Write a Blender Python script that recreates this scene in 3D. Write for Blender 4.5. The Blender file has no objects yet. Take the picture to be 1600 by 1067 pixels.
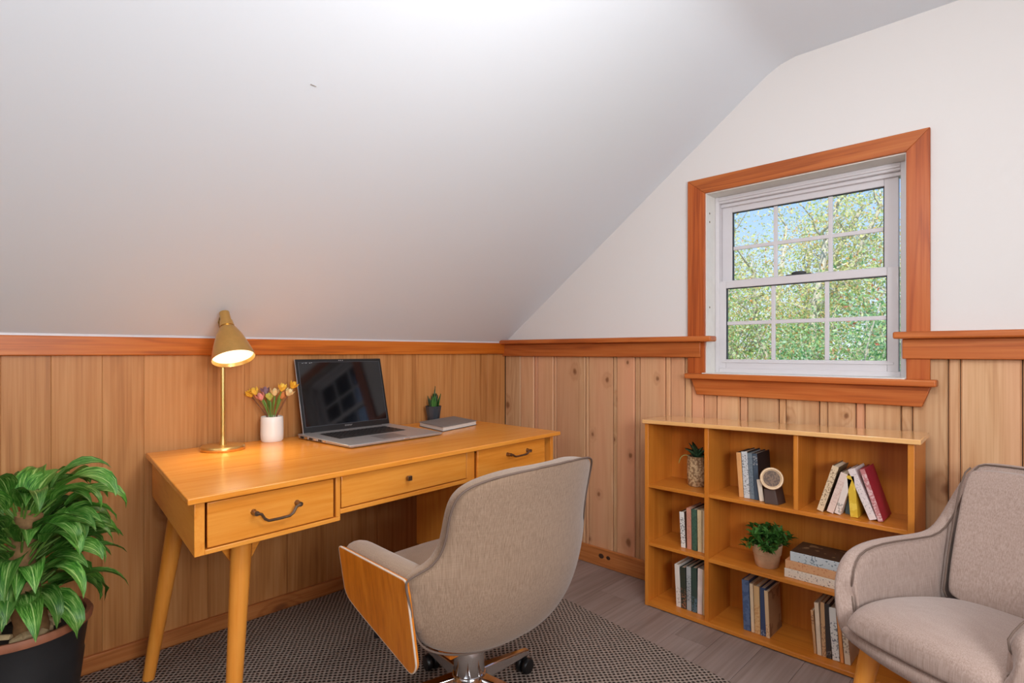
import bpy, bmesh, math, random
import numpy as np
from mathutils import Vector, Matrix, Euler
R = math.radians
PI = math.pi
rnd = random.Random(7)
SC = bpy.context.scene
COL = SC.collection

# ------------------------------------------------------------------ camera, world, lights, exposure
cd = bpy.data.cameras.new('camera'); cam = bpy.data.objects.new('camera', cd); COL.objects.link(cam)
cam.location = (2.492, -2.5016, 1.15)
cam.rotation_euler = (R(90), 0, R(44.17))
cd.sensor_width = 36.0; cd.lens = 19.69; cd.shift_y = 16.5/1600; cd.clip_start = 0.02
SC.camera = cam

SC.view_settings.view_transform = 'Standard'
SC.view_settings.look = 'None'
SC.view_settings.gamma = 1.0
SC.view_settings.use_curve_mapping = False
SC.view_settings.exposure = 0.42

def srgb(r, g, b):
    def f(c):
        c = c/255.0
        return c/12.92 if c <= 0.04045 else ((c+0.055)/1.055)**2.4
    return (f(r), f(g), f(b), 1.0)

W = bpy.data.worlds.new('sky'); SC.world = W; W.use_nodes = True
wn = W.node_tree; wn.nodes.clear()
wo = wn.nodes.new('ShaderNodeOutputWorld'); wb = wn.nodes.new('ShaderNodeBackground')
tc = wn.nodes.new('ShaderNodeTexCoord'); sx = wn.nodes.new('ShaderNodeSeparateXYZ')
rp = wn.nodes.new('ShaderNodeValToRGB')
rp.color_ramp.elements[0].position = 0.0; rp.color_ramp.elements[0].color = srgb(226, 236, 250)
rp.color_ramp.elements[1].position = 0.35; rp.color_ramp.elements[1].color = srgb(120, 172, 240)
e = rp.color_ramp.elements.new(0.10); e.color = srgb(200, 222, 250)
wn.links.new(tc.outputs['Generated'], sx.inputs[0]); wn.links.new(sx.outputs['Z'], rp.inputs[0])
wn.links.new(rp.outputs[0], wb.inputs[0]); wb.inputs[1].default_value = 1.0
wn.links.new(wb.outputs[0], wo.inputs[0])

def light(name, kind, loc, energy, color=(1, 1, 1), rot=None, **kw):
    l = bpy.data.lights.new(name, kind); l.energy = energy; l.color = color
    for k, v in kw.items(): setattr(l, k, v)
    o = bpy.data.objects.new(name, l); o.location = loc; COL.objects.link(o)
    if rot: o.rotation_euler = rot
    return o
light('sun', 'SUN', (0, -5, 9), 4.5, (1.0, 0.96, 0.88), (R(48), 0, R(25)), angle=R(1.0))
light('ceiling_light', 'POINT', (2.16, -1.66, 1.90), 19, (1.0, 0.99, 0.98), shadow_soft_size=0.16)
# unseen soft fill added behind the camera; no window is built there
light('rear_fill', 'AREA', (2.5, -4.7, 1.95), 11, (0.92, 0.965, 1.0), (R(88), 0, R(18)), shape='RECTANGLE', size=1.8, size_y=0.6)
light('side_fill', 'AREA', (3.6, -2.35, 1.42), 34, (0.92, 0.965, 1.0), (R(93), 0, R(80)), shape='RECTANGLE', size=0.9, size_y=0.6)  # unseen fill added from the right, the side the handle shadows point to

# ------------------------------------------------------------------ geometry helper
class G:
    def __init__(s): s.v = []; s.f = []; s.uv = {}
    def add(s, vs, fs, M=None):
        o = len(s.v)
        for v in vs:
            v = Vector(v)
            if M is not None: v = M @ v
            s.v.append(tuple(v))
        s.f += [tuple(i+o for i in f) for f in fs]
        return s
    def box(s, a, b, M=None):
        x0, y0, z0 = [min(p, q) for p, q in zip(a, b)]; x1, y1, z1 = [max(p, q) for p, q in zip(a, b)]
        v = [(x0,y0,z0),(x1,y0,z0),(x1,y1,z0),(x0,y1,z0),(x0,y0,z1),(x1,y0,z1),(x1,y1,z1),(x0,y1,z1)]
        return s.add(v, [(0,3,2,1),(4,5,6,7),(0,1,5,4),(1,2,6,5),(2,3,7,6),(3,0,4,7)], M)
    def hexa(s, v, M=None):   # 4 bottom + 4 top corners
        return s.add(v, [(0,3,2,1),(4,5,6,7),(0,1,5,4),(1,2,6,5),(2,3,7,6),(3,0,4,7)], M)
    def prism(s, poly, h0, h1, axis='y', M=None):
        n = len(poly)
        def P(p, h):
            if axis == 'y': return (p[0], h, p[1])
            if axis == 'x': return (h, p[0], p[1])
            return (p[0], p[1], h)
        v = [P(p, h0) for p in poly]+[P(p, h1) for p in poly]
        f = [tuple(range(n)), tuple(range(2*n-1, n-1, -1))]
        f += [(i, (i+1) % n, n+(i+1) % n, n+i) for i in range(n)]
        return s.add(v, f, M)
    def lathe(s, prof, n=24, M=None, cap=True, closed=False):
        v = []; f = []
        for r, z in prof:
            for k in range(n):
                a = 2*PI*k/n; v.append((r*math.cos(a), r*math.sin(a), z))
        m = len(prof)
        for i in range(m-1 if not closed else m):
            j = (i+1) % m
            for k in range(n):
                k2 = (k+1) % n
                f.append((i*n+k, i*n+k2, j*n+k2, j*n+k))
        if cap and not closed:
            f.append(tuple(range(n-1, -1, -1))); f.append(tuple((m-1)*n+k for k in range(n)))
        return s.add(v, f, M)
    def tube(s, pts, r, n=8, M=None, cap=True, flat=1.0):
        pts = [Vector(p) for p in pts]; m = len(pts)
        rr = r if isinstance(r, (list, tuple)) else [r]*m
        v = []; f = []; up = None
        for i, p in enumerate(pts):
            t = (pts[min(i+1, m-1)]-pts[max(i-1, 0)])
            if t.length < 1e-9: t = Vector((0, 0, 1))
            t.normalize()
            if up is None:
                up = Vector((0, 0, 1)) if abs(t.z) < 0.9 else Vector((1, 0, 0))
            a = t.cross(up)
            if a.length < 1e-6: a = t.cross(Vector((0, 1, 0)))
            a.normalize(); b = a.cross(t); up = b
            for k in range(n):
                th = 2*PI*k/n
                v.append(tuple(p+a*math.cos(th)*rr[i]+b*math.sin(th)*rr[i]*flat))
        for i in range(m-1):
            for k in range(n):
                k2 = (k+1) % n; f.append((i*n+k, i*n+k2, (i+1)*n+k2, (i+1)*n+k))
        if cap:
            f.append(tuple(range(n-1, -1, -1))); f.append(tuple((m-1)*n+k for k in range(n)))
        return s.add(v, f, M)
    def grid(s, rows, M=None, closed_u=False):
        nu = len(rows[0]); nv = len(rows); v = [p for r in rows for p in r]; f = []
        for j in range(nv-1):
            for i in range(nu if closed_u else nu-1):
                i2 = (i+1) % nu
                f.append((j*nu+i, j*nu+i2, (j+1)*nu+i2, (j+1)*nu+i))
        return s.add(v, f, M)
    def sphere(s, c, r, n=10, M=None, sz=1.0):
        prof = [(max(1e-4, r*math.sin(PI*i/n)), -r*sz*math.cos(PI*i/n)) for i in range(n+1)]
        T = Matrix.Translation(c)
        return s.lathe(prof, 2*n if n < 8 else 16, (M @ T) if M is not None else T)
    def mesh(s, name, smooth=35, recalc=True):
        me = bpy.data.meshes.new(name); me.from_pydata(s.v, [], s.f)
        if recalc:
            bm = bmesh.new(); bm.from_mesh(me); bmesh.ops.recalc_face_normals(bm, faces=bm.faces); bm.to_mesh(me); bm.free()
        if smooth:
            me.shade_smooth()
            if smooth < 180: me.set_sharp_from_angle(angle=R(smooth))
        me.update(); return me
    def make(s, name, mat, parent=None, smooth=35, bevel=0, seg=2, subsurf=0, solid=0, recalc=True, loc=None):
        return obj(name, s.mesh(name, smooth, recalc), mat, parent, bevel, seg, subsurf, solid, loc)

def obj(name, me, mat, parent=None, bevel=0, seg=2, subsurf=0, solid=0, loc=None):
    if mat is not None and not me.materials: me.materials.append(mat)
    o = bpy.data.objects.new(name, me); COL.objects.link(o)
    if parent is not None: o.parent = parent
    if loc is not None: o.location = loc
    if solid:
        m = o.modifiers.new('thick', 'SOLIDIFY'); m.thickness = solid; m.offset = 0
    if bevel:
        m = o.modifiers.new('edge', 'BEVEL'); m.width = bevel; m.segments = seg; m.limit_method = 'ANGLE'; m.angle_limit = R(40); m.harden_normals = False
    if subsurf:
        m = o.modifiers.new('smooth', 'SUBSURF'); m.levels = subsurf; m.render_levels = subsurf
    return o

def tag(o, label=None, cat=None, group=None, kind=None):
    if label: o['label'] = label
    if cat: o['category'] = cat
    if group: o['group'] = group
    if kind: o['kind'] = kind
    return o
def empty(name, loc, label, cat, group=None, rz=0):
    o = bpy.data.objects.new(name, None); COL.objects.link(o); o.empty_display_size = 0.05
    o.location = loc; o.rotation_euler = (0, 0, rz)
    return tag(o, label, cat, group)
def struct(g, name, mat, **k):
    o = g.make(name, mat, **k); o['kind'] = 'structure'; return o
def group_empty(name):
    o = bpy.data.objects.new(name, None); COL.objects.link(o); o['kind'] = 'structure'; return o

# ------------------------------------------------------------------ materials
def newmat(name):
    m = bpy.data.materials.new(name); m.use_nodes = True
    nt = m.node_tree; b = nt.nodes['Principled BSDF']
    return m, nt, b
def N(nt, t, **k):
    n = nt.nodes.new(t)
    for a, v in k.items():
        if a.startswith('i_'): n.inputs[a[2:].replace('_', ' ')].default_value = v
        else: setattr(n, a, v)
    return n
def math_(nt, op, a, b=None, c=None):
    n = nt.nodes.new('ShaderNodeMath'); n.operation = op
    for i, x in enumerate((a, b, c)):
        if x is None: continue
        if isinstance(x, (int, float)): n.inputs[i].default_value = x
        else: nt.links.new(x, n.inputs[i])
    return n.outputs[0]
def mix(nt, fac, a, b, mode='MIX'):
    n = nt.nodes.new('ShaderNodeMix'); n.data_type = 'RGBA'; n.blend_type = mode
    ins = [i for i in n.inputs if i.type == 'RGBA']
    if isinstance(fac, (int, float)): n.inputs[0].default_value = fac
    else: nt.links.new(fac, n.inputs[0])
    for s, x in zip(ins, (a, b)):
        if isinstance(x, tuple): s.default_value = x
        else: nt.links.new(x, s)
    return [o for o in n.outputs if o.type == 'RGBA'][0]
def maprange(nt, x, a, b, c=0.0, d=1.0):
    n = nt.nodes.new('ShaderNodeMapRange'); nt.links.new(x, n.inputs[0])
    for i, v in enumerate((a, b, c, d)): n.inputs[1+i].default_value = v
    return n.outputs[0]
def coords(nt, scale=(1, 1, 1), jitter=True):
    t = nt.nodes.new('ShaderNodeTexCoord'); mp = nt.nodes.new('ShaderNodeMapping'); mp.inputs['Scale'].default_value = scale
    if jitter:
        oi = nt.nodes.new('ShaderNodeObjectInfo'); vm = nt.nodes.new('ShaderNodeVectorMath'); vm.operation = 'MULTIPLY_ADD'
        vm.inputs[1].default_value = (31.0, 17.0, 43.0)
        nt.links.new(oi.outputs['Random'], vm.inputs[0]); nt.links.new(t.outputs['Object'], vm.inputs[2])
        nt.links.new(vm.outputs[0], mp.inputs[0])
    else: nt.links.new(t.outputs['Object'], mp.inputs[0])
    return mp.outputs[0], t
def noise(nt, vec, scale, detail=3.0, rough=0.55, dist=0.0):
    n = nt.nodes.new('ShaderNodeTexNoise'); nt.links.new(vec, n.inputs['Vector'])
    n.inputs['Scale'].default_value = scale; n.inputs['Detail'].default_value = detail
    n.inputs['Roughness'].default_value = rough; n.inputs['Distortion'].default_value = dist
    return n.outputs['Fac']
def ramp(nt, x, stops):
    n = nt.nodes.new('ShaderNodeValToRGB'); nt.links.new(x, n.inputs[0])
    el = n.color_ramp.elements
    el[0].position, el[0].color = stops[0]; el[1].position, el[1].color = stops[-1]
    for p, c in stops[1:-1]:
        q = el.new(p); q.color = c
    return n.outputs[0]
def bump(nt, b, h, strength=0.2, dist=0.002):
    n = nt.nodes.new('ShaderNodeBump'); n.inputs['Strength'].default_value = strength; n.inputs['Distance'].default_value = dist
    nt.links.new(h, n.inputs['Height']); nt.links.new(n.outputs[0], b.inputs['Normal'])

def wood(name, light, mid, dark, axis='Z', freq=1.0, knots=0.0, rough=0.42, pink=None, contrast=1.0, tint=0.12, spec=0.35):
    m, nt, b = newmat(name)
    st = {'X': (0.07, 1, 1), 'Y': (1, 0.07, 1), 'Z': (1, 1, 0.07)}[axis]
    st2 = {'X': (0.02, 1, 1), 'Y': (1, 0.02, 1), 'Z': (1, 1, 0.02)}[axis]
    st3 = {'X': (0.5, 1, 1), 'Y': (1, 0.5, 1), 'Z': (1, 1, 0.75)}[axis]
    v1, t = coords(nt, st); v2, _ = coords(nt, st2); v3, _ = coords(nt, st3)
    n1 = noise(nt, v1, 9*freq, 3, 0.55, 0.6)
    n2 = noise(nt, v2, 130*freq, 3, 0.6)
    n3 = noise(nt, v1, 2.6*freq, 2)
    ringin = math_(nt, 'MULTIPLY', n1, 34.0)
    knot = None
    if knots > 0:
        vo = nt.nodes.new('ShaderNodeTexVoronoi'); vo.voronoi_dimensions = '2D'; vo.inputs['Scale'].default_value = 4.0*freq
        sp3 = nt.nodes.new('ShaderNodeSeparateXYZ'); nt.links.new(v3, sp3.inputs[0]); cb3 = nt.nodes.new('ShaderNodeCombineXYZ')
        ia = 'XYZ'.index(axis); ot = [i_ for i_ in range(3) if i_ != ia]
        nt.links.new(math_(nt, 'ADD', sp3.outputs[ot[0]], sp3.outputs[ot[1]]), cb3.inputs[0]); nt.links.new(sp3.outputs[ia], cb3.inputs[1])
        nt.links.new(cb3.outputs[0], vo.inputs['Vector'])
        sep = nt.nodes.new('ShaderNodeSeparateColor'); nt.links.new(vo.outputs['Color'], sep.inputs[0])
        has = math_(nt, 'LESS_THAN', sep.outputs[0], knots)
        nd = noise(nt, v3, 30, 2)
        d = math_(nt, 'ADD', vo.outputs['Distance'], math_(nt, 'MULTIPLY', math_(nt, 'SUBTRACT', nd, 0.5), 0.06))
        d = math_(nt, 'MULTIPLY', d, math_(nt, 'ADD', 0.75, math_(nt, 'MULTIPLY', sep.outputs[1], 1.6)))
        k1 = math_(nt, 'MULTIPLY', maprange(nt, d, 0.075, 0.03), has)
        halo = math_(nt, 'MULTIPLY', maprange(nt, d, 0.22, 0.05), has)
        ringin = math_(nt, 'ADD', ringin, math_(nt, 'MULTIPLY', halo, 9.0))
        knot = (k1, halo)
    ring = math_(nt, 'MULTIPLY_ADD', math_(nt, 'SINE', ringin), 0.5, 0.5)
    ring = math_(nt, 'POWER', ring, 2.0)
    g = math_(nt, 'ADD', math_(nt, 'MULTIPLY', ring, 0.30*contrast), math_(nt, 'MULTIPLY', maprange(nt, n2, 0.35, 0.7), 0.38*contrast))
    g = math_(nt, 'ADD', g, math_(nt, 'MULTIPLY', maprange(nt, n1, 0.3, 0.7), 0.3*contrast))
    c = ramp(nt, g, [(0.0, light), (0.45, mid), (1.0, dark)])
    if pink: c = mix(nt, maprange(nt, n3, 0.45, 0.68), c, pink)
    oi = nt.nodes.new('ShaderNodeObjectInfo')
    hs = nt.nodes.new('ShaderNodeHueSaturation'); nt.links.new(c, hs.inputs['Color'])
    nt.links.new(maprange(nt, oi.outputs['Random'], 0, 1, 1-tint, 1+tint*0.7), hs.inputs['Value'])
    c = hs.outputs[0]
    if knot:
        c = mix(nt, math_(nt, 'MULTIPLY', knot[1], 0.35), c, dark)
        c = mix(nt, math_(nt, 'MULTIPLY', knot[0], 0.8), c, srgb(122, 74, 44))
    nt.links.new(c, b.inputs['Base Color'])
    b.inputs['Roughness'].default_value = rough; b.inputs['Specular IOR Level'].default_value = spec
    bump(nt, b, n2, 0.12, 0.001)
    return m
def plain(name, col, rough=0.5, metal=0.0, spec=0.5, var=0.0, vscale=8.0, bmp=0.0, bscale=60.0, coat=0.0):
    m, nt, b = newmat(name)
    b.inputs['Base Color'].default_value = col; b.inputs['Roughness'].default_value = rough
    b.inputs['Metallic'].default_value = metal; b.inputs['Specular IOR Level'].default_value = spec
    b.inputs['Coat Weight'].default_value = coat
    v, t = coords(nt, (1, 1, 1))
    if var:
        n = noise(nt, v, vscale, 4)
        d = tuple(c*(1-var) for c in col[:3])+(1,); l = tuple(min(1, c*(1+var)) for c in col[:3])+(1,)
        nt.links.new(ramp(nt, n, [(0.3, d), (0.7, l)]), b.inputs['Base Color'])
    if bmp: bump(nt, b, noise(nt, v, bscale, 3), bmp, 0.002)
    return m
def fabric(name, col, dark, s=(1, 1, 1), rough=0.9):
    m, nt, b = newmat(name)
    va, t = coords(nt, (1, 1, 0.022)); vb, _ = coords(nt, (0.05, 0.05, 1)); vc, _ = coords(nt)
    a = noise(nt, va, 420, 2, 0.6); h = noise(nt, vb, 420, 2, 0.6); l = noise(nt, vc, 3, 2)
    g = math_(nt, 'ADD', math_(nt, 'MULTIPLY', a, 0.78), math_(nt, 'MULTIPLY', h, 0.22))
    c = ramp(nt, g, [(0.30, dark), (0.64, col)])
    c = mix(nt, math_(nt, 'MULTIPLY', l, 0.25), c, dark)
    nt.links.new(c, b.inputs['Base Color']); b.inputs['Roughness'].default_value = rough
    b.inputs['Specular IOR Level'].default_value = 0.15; b.inputs['Sheen Weight'].default_value = 0.25
    bump(nt, b, g, 0.2, 0.001)
    return m

M_wall = plain('painted_plaster', srgb(222, 217, 214), 0.85, spec=0.2, bmp=0.05, bscale=120)
M_ceil = plain('ceiling_paint', srgb(224, 229, 235), 0.85, spec=0.2, bmp=0.05, bscale=90)
M_pineB = wood('pine_board', srgb(220, 178, 136), srgb(200, 152, 108), srgb(162, 110, 70), 'Z', 1.0, 0.6, 0.45, pink=srgb(216, 156, 118), contrast=0.75)
M_pineL = wood('pine_panel', srgb(204, 146, 90), srgb(188, 126, 70), srgb(146, 88, 42), 'Z', 0.8, 0.35, 0.45, contrast=0.95, tint=0.07)
M_trimX = wood('cedar_trim_x', srgb(198, 116, 58), srgb(182, 96, 42), srgb(136, 64, 26), 'X', 1.0, 0.1, 0.38)
M_trimY = wood('cedar_trim_y', srgb(202, 116, 38), srgb(186, 96, 22), srgb(142, 66, 12), 'Y', 1.0, 0.1, 0.38)
M_trimZ = wood('cedar_trim_z', srgb(196, 108, 52), srgb(180, 88, 36), srgb(136, 58, 22), 'Z', 1.0, 0.0, 0.38)
M_baseX = wood('base_trim_x', srgb(206, 136, 78), srgb(188, 114, 60), srgb(146, 82, 40), 'X', 1.0, 0.15, 0.42)
M_baseY = wood('base_trim_y', srgb(206, 136, 78), srgb(188, 114, 60), srgb(146, 82, 40), 'Y', 1.0, 0.1, 0.42)
DL, DM, DD = srgb(238, 160, 68), srgb(228, 142, 50), srgb(190, 104, 28)
M_deskY = wood('desk_wood_y', DL, DM, DD, 'Y', 0.9, 0, 0.22, contrast=0.7, tint=0.05, spec=0.5)
M_deskZ = wood('desk_wood_z', DL, DM, DD, 'Z', 0.9, 0, 0.32, contrast=0.7, tint=0.05, spec=0.5)
M_deskX = wood('desk_wood_x', DL, DM, DD, 'X', 0.9, 0, 0.32, contrast=0.7, tint=0.05, spec=0.5)
SL, SM, SD = srgb(214, 136, 52), srgb(198, 116, 36), srgb(160, 84, 20)
M_shX = wood('shelf_wood_x', SL, SM, SD, 'X', 0.9, 0, 0.34, contrast=0.7, tint=0.05, spec=0.5)
M_shTopLit = wood('shelf_top_wood_lit', srgb(240, 190, 128), srgb(232, 174, 108), srgb(204, 140, 76), 'X', 0.9, 0, 0.2, contrast=0.6, tint=0.05, spec=0.6); M_shTopLit.node_tree.nodes['Principled BSDF'].inputs['Coat Weight'].default_value = 1.0; M_shTopLit.node_tree.nodes['Principled BSDF'].inputs['Coat Roughness'].default_value = 0.18  # paler than the other boards: window light on the top put into the colour
M_shZ = wood('shelf_wood_z', SL, SM, SD, 'Z', 0.9, 0, 0.36, contrast=0.7, tint=0.05, spec=0.5)
M_ply = wood('chair_plywood', srgb(220, 134, 38), srgb(202, 112, 22), srgb(156, 78, 8), 'Z', 1.2, 0, 0.3, contrast=0.8, tint=0.0, spec=0.5)
M_floor = wood('floor_vinyl', srgb(160, 142, 134), srgb(142, 123, 115), srgb(108, 90, 82), 'Y', 0.7, 0.0, 0.42, contrast=0.9, tint=0.06)
M_white = plain('white_vinyl', srgb(212, 207, 209), 0.35, spec=0.4)
M_liner = plain('white_paint_wood', srgb(226, 222, 216), 0.6, var=0.04, vscale=20, bmp=0.1)
M_dark = plain('dark_gap', srgb(40, 34, 30), 0.8)
M_ext = plain('exterior_siding', srgb(200, 200, 196), 0.8)
M_brass = plain('brushed_brass', srgb(214, 174, 104), 0.32, 0.9, var=0.06, vscale=40)
M_brassD = plain('dark_brass', srgb(120, 92, 50), 0.4, 1.0)
M_pewter = plain('antique_pewter', srgb(140, 122, 104), 0.32, 1.0, var=0.1, vscale=60)
M_chrome = plain('polished_chrome', srgb(212, 212, 214), 0.12, 1.0)
M_blackp = plain('black_plastic', srgb(20, 20, 21), 0.35, bmp=0.05)
M_ceram = plain('white_ceramic', srgb(238, 234, 228), 0.3, spec=0.5)
M_alu = plain('laptop_aluminium', srgb(186, 184, 184), 0.36, 0.5, var=0.03, vscale=90)
M_key = plain('key_black', srgb(26, 25, 26), 0.5)
M_screen = plain('screen_glass', srgb(14, 14, 17), 0.06, spec=0.6)
M_silver = plain('silver_print', srgb(190, 190, 190), 0.35, 0.6)
M_fabO = fabric('linen_taupe', srgb(162, 136, 114), srgb(130, 105, 85))
M_fabA = fabric('linen_grey_taupe', srgb(182, 159, 147), srgb(148, 124, 112))
M_pipe = plain('piping_dark', srgb(112, 94, 84), 0.9, spec=0.1)
M_pipeL = plain('piping_light', srgb(206, 186, 168), 0.9, spec=0.1)
M_soil = plain('potting_soil', srgb(46, 34, 26), 0.95, var=0.4, vscale=60, bmp=0.8, bscale=90)
M_bark = plain('bark_chip', srgb(186, 158, 118), 0.85, var=0.25, vscale=40, bmp=0.4)
M_trunk = plain('cane_trunk', srgb(150, 112, 72), 0.85, var=0.3, vscale=45, bmp=0.7, bscale=70)
M_potblk = plain('black_pot', srgb(34, 35, 37), 0.45, var=0.12, vscale=10)
M_terr = plain('terracotta_rim', srgb(150, 92, 64), 0.6, var=0.15, vscale=30)
M_stem = plain('green_stem', srgb(104, 140, 56), 0.6, var=0.2, vscale=40)
M_twig = plain('brown_twig', srgb(130, 84, 54), 0.8, var=0.2, vscale=60)

def leafmat(name, base, hi, dark, stripe=True, rough=0.38):
    m, nt, b = newmat(name)
    uv = nt.nodes.new('ShaderNodeTexCoord'); sep = nt.nodes.new('ShaderNodeSeparateXYZ'); nt.links.new(uv.outputs['UV'], sep.inputs[0])
    oi = nt.nodes.new('ShaderNodeObjectInfo')
    du = math_(nt, 'ABSOLUTE', math_(nt, 'SUBTRACT', sep.outputs[0], 0.5))
    cb = nt.nodes.new('ShaderNodeCombineXYZ')
    nt.links.new(math_(nt, 'MULTIPLY', du, 26.0), cb.inputs[0]); nt.links.new(math_(nt, 'MULTIPLY', sep.outputs[1], 5.0), cb.inputs[1])
    nt.links.new(math_(nt, 'MULTIPLY', oi.outputs['Random'], 50.0), cb.inputs[2])
    n = noise(nt, cb.outputs[0], 1.0, 3, 0.6)
    c = ramp(nt, n, [(0.36, dark), (0.52, base), (0.75, hi)] if stripe else [(0.3, dark), (0.7, base)])
    c = mix(nt, maprange(nt, du, 0.035, 0.012), c, hi)
    hs = nt.nodes.new('ShaderNodeHueSaturation'); nt.links.new(c, hs.inputs['Color'])
    nt.links.new(maprange(nt, oi.outputs['Random'], 0, 1, 0.7, 1.25), hs.inputs['Value'])
    nt.links.new(hs.outputs[0], b.inputs['Base Color'])
    b.inputs['Roughness'].default_value = rough
    bump(nt, b, n, 0.25, 0.003)
    tr = nt.nodes.new('ShaderNodeBsdfTranslucent'); nt.links.new(hs.outputs[0], tr.inputs[0])
    ms = nt.nodes.new('ShaderNodeMixShader'); ms.inputs[0].default_value = 0.22
    out = nt.nodes['Material Output']
    nt.links.new(b.outputs[0], ms.inputs[1]); nt.links.new(tr.outputs[0], ms.inputs[2]); nt.links.new(ms.outputs[0], out.inputs[0])
    return m
M_leaf = leafmat('plant_leaf', srgb(84, 146, 50), srgb(178, 212, 126), srgb(42, 98, 32))
M_leafS = leafmat('small_leaf', srgb(70, 128, 48), srgb(126, 176, 84), srgb(32, 78, 34), rough=0.5)
M_succ = leafmat('succulent_leaf', srgb(58, 92, 62), srgb(104, 134, 96), srgb(32, 58, 40), rough=0.4)

def mark_print(name, base, ink, axis_len='Z', scale=150, lo=0.5, band=None, rough=0.55, wear=0.1):
    """printed spine or cover: letter-like marks in a band; flat print"""
    m, nt, b = newmat(name)
    v, t = coords(nt, (1, 1, 1))
    sep = nt.nodes.new('ShaderNodeSeparateXYZ'); nt.links.new(t.outputs['Object'], sep.inputs[0])
    n = noise(nt, v, scale, 2, 0.4)
    mk = maprange(nt, n, lo, lo+0.04)
    if band:
        ax, a0, a1 = band
        q = sep.outputs['XYZ'.index(ax)]
        mk = math_(nt, 'MULTIPLY', mk, math_(nt, 'MULTIPLY', math_(nt, 'GREATER_THAN', q, a0), math_(nt, 'LESS_THAN', q, a1)))
    w = noise(nt, v, 25, 4)
    c = mix(nt, math_(nt, 'MULTIPLY', w, wear*2), base, tuple(x*0.6 for x in base[:3])+(1,))
    c = mix(nt, math_(nt, 'MULTIPLY', mk, 0.75), c, ink)
    nt.links.new(c, b.inputs['Base Color']); b.inputs['Roughness'].default_value = rough
    return m
M_page = plain('book_pages', srgb(228, 212, 186), 0.9, var=0.08, vscale=120)

# ------------------------------------------------------------------ setting: floor
fl = G(); fl.box((-0.2, -5.2, -0.06), (4.4, 0.2, -0.004)); floor = struct(fl, 'floor', M_dark, smooth=0)
pw, plen = 0.152, 1.22
plank_me = {}
def plank_mesh(L):
    k = round(L, 3)
    if k not in plank_me:
        g = G(); g.box((-pw/2+0.0006, 0, -0.004), (pw/2-0.0006, L-0.0012, 0.0)); me = g.mesh('plank', 0); me.materials.append(M_floor); plank_me[k] = me
    return plank_me[k]
x = 0.0+pw/2; i = 0
while x < 4.28:
    y = 0.0 - ((i*0.37) % 1.0)*plen
    segs = [(y, 0.0)] if y < -0.05 else []
    yy = y
    while yy > -4.9:
        segs.append((yy-plen, yy)); yy -= plen
    for a, b_ in segs:
        if b_-a < 0.05: continue
        obj('plank', plank_mesh(b_-a), M_floor, floor, loc=(x, a, 0))
    x += pw; i += 1

# ------------------------------------------------------------------ setting: ceiling (slopes and flat, softly coved)
RIDGE_X0, RIDGE_X1, ZF = 1.635, 2.75, 2.385
prof = [(-0.02, 1.192), (1.545, 2.308), (1.60, 2.345), (1.65, 2.37), (1.71, 2.384), (2.65, 2.385), (2.75, 2.38), (2.84, 2.35), (4.40, 1.24)]
top = [(a, z+0.12) for a, z in reversed(prof)]
c = G(); c.prism(prof+top, -5.2, 0.16, 'y'); ceiling = struct(c, 'ceiling', M_ceil, smooth=30)
sc_ = G(); sc_.box((-0.001, -0.009, -0.001), (0.0005, 0.009, 0.0005))
scr = sc_.make('paint_scratch', plain('scratch_grey', srgb(170, 164, 160), 0.9), ceiling, loc=(0.984, -1.7556, 1.9055)); scr.rotation_euler = (0, R(-35.5), R(8))

# ------------------------------------------------------------------ setting: window wall (y=0)
wb_ = G()
def ztop(xx): return 1.206+0.7135*xx if xx < 1.6 else (2.385 if xx < 2.76 else 2.385-0.713*(xx-2.76))
OX0, OX1, OZ0, OZ1 = 1.322, 2.097, 1.045, 1.887
wb_.prism([(-0.15, 1.13), (OX0, 1.13), (OX0, 2.21), (-0.15, 1.17)], 0.0, 0.16)
wb_.prism([(OX0, OZ1), (OX1, OZ1), (OX1, 2.45), (1.66, 2.45), (OX0, 2.21)], 0.0, 0.16)
wb_.prism([(OX1, 1.13), (4.4, 1.13), (4.4, 1.4), (2.8, 2.45), (OX1, 2.45)], 0.0, 0.16)
wall_back = struct(wb_, 'wall_back', M_wall, smooth=0)
lo = G(); lo.box((-0.15, 0.014, -0.05), (OX0, 0.16, 1.13)); lo.box((OX1, 0.014, -0.05), (4.4, 0.16, 1.13)); lo.box((OX0, 0.014, -0.05), (OX1, 0.16, OZ0-0.02))
lo.make('backing', M_dark, wall_back, smooth=0)
pe_ = (1.322, 2.097)
edges = [0.0, 0.133, 0.244, 0.272, 0.394, 0.418, 0.624, 0.648, 0.805, 0.828, 0.938, 0.968, 1.111, 1.14, 1.213, 1.249, 1.309, 1.371, 1.477, 1.511, 1.643, 1.672, 1.80, 1.83, 1.93, 1.96, 2.077, 2.112, 2.217, 2.251, 2.412, 2.445, 2.60, 2.63, 2.79, 2.82, 2.98, 3.01, 3.2, 3.4, 3.6, 3.8, 4.0, 4.2]
for a, b_ in zip(edges[:-1], edges[1:]):
    w = b_-a; d = 0.0 if w > 0.05 else 0.003
    g = G(); g.prism([(-w/2+0.0012, 0.014), (-w/2+0.0012, d+0.007), (-w/2+0.006, d), (w/2-0.006, d), (w/2-0.0012, d+0.007), (w/2-0.0012, 0.014)], 0, 1.03 if b_ > 1.325 and a < 2.095 else 1.13, 'z')
    obj('plank', g.mesh('plank', 0), M_pineB, wall_back, loc=((a+b_)/2, 0, 0.0))

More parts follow.
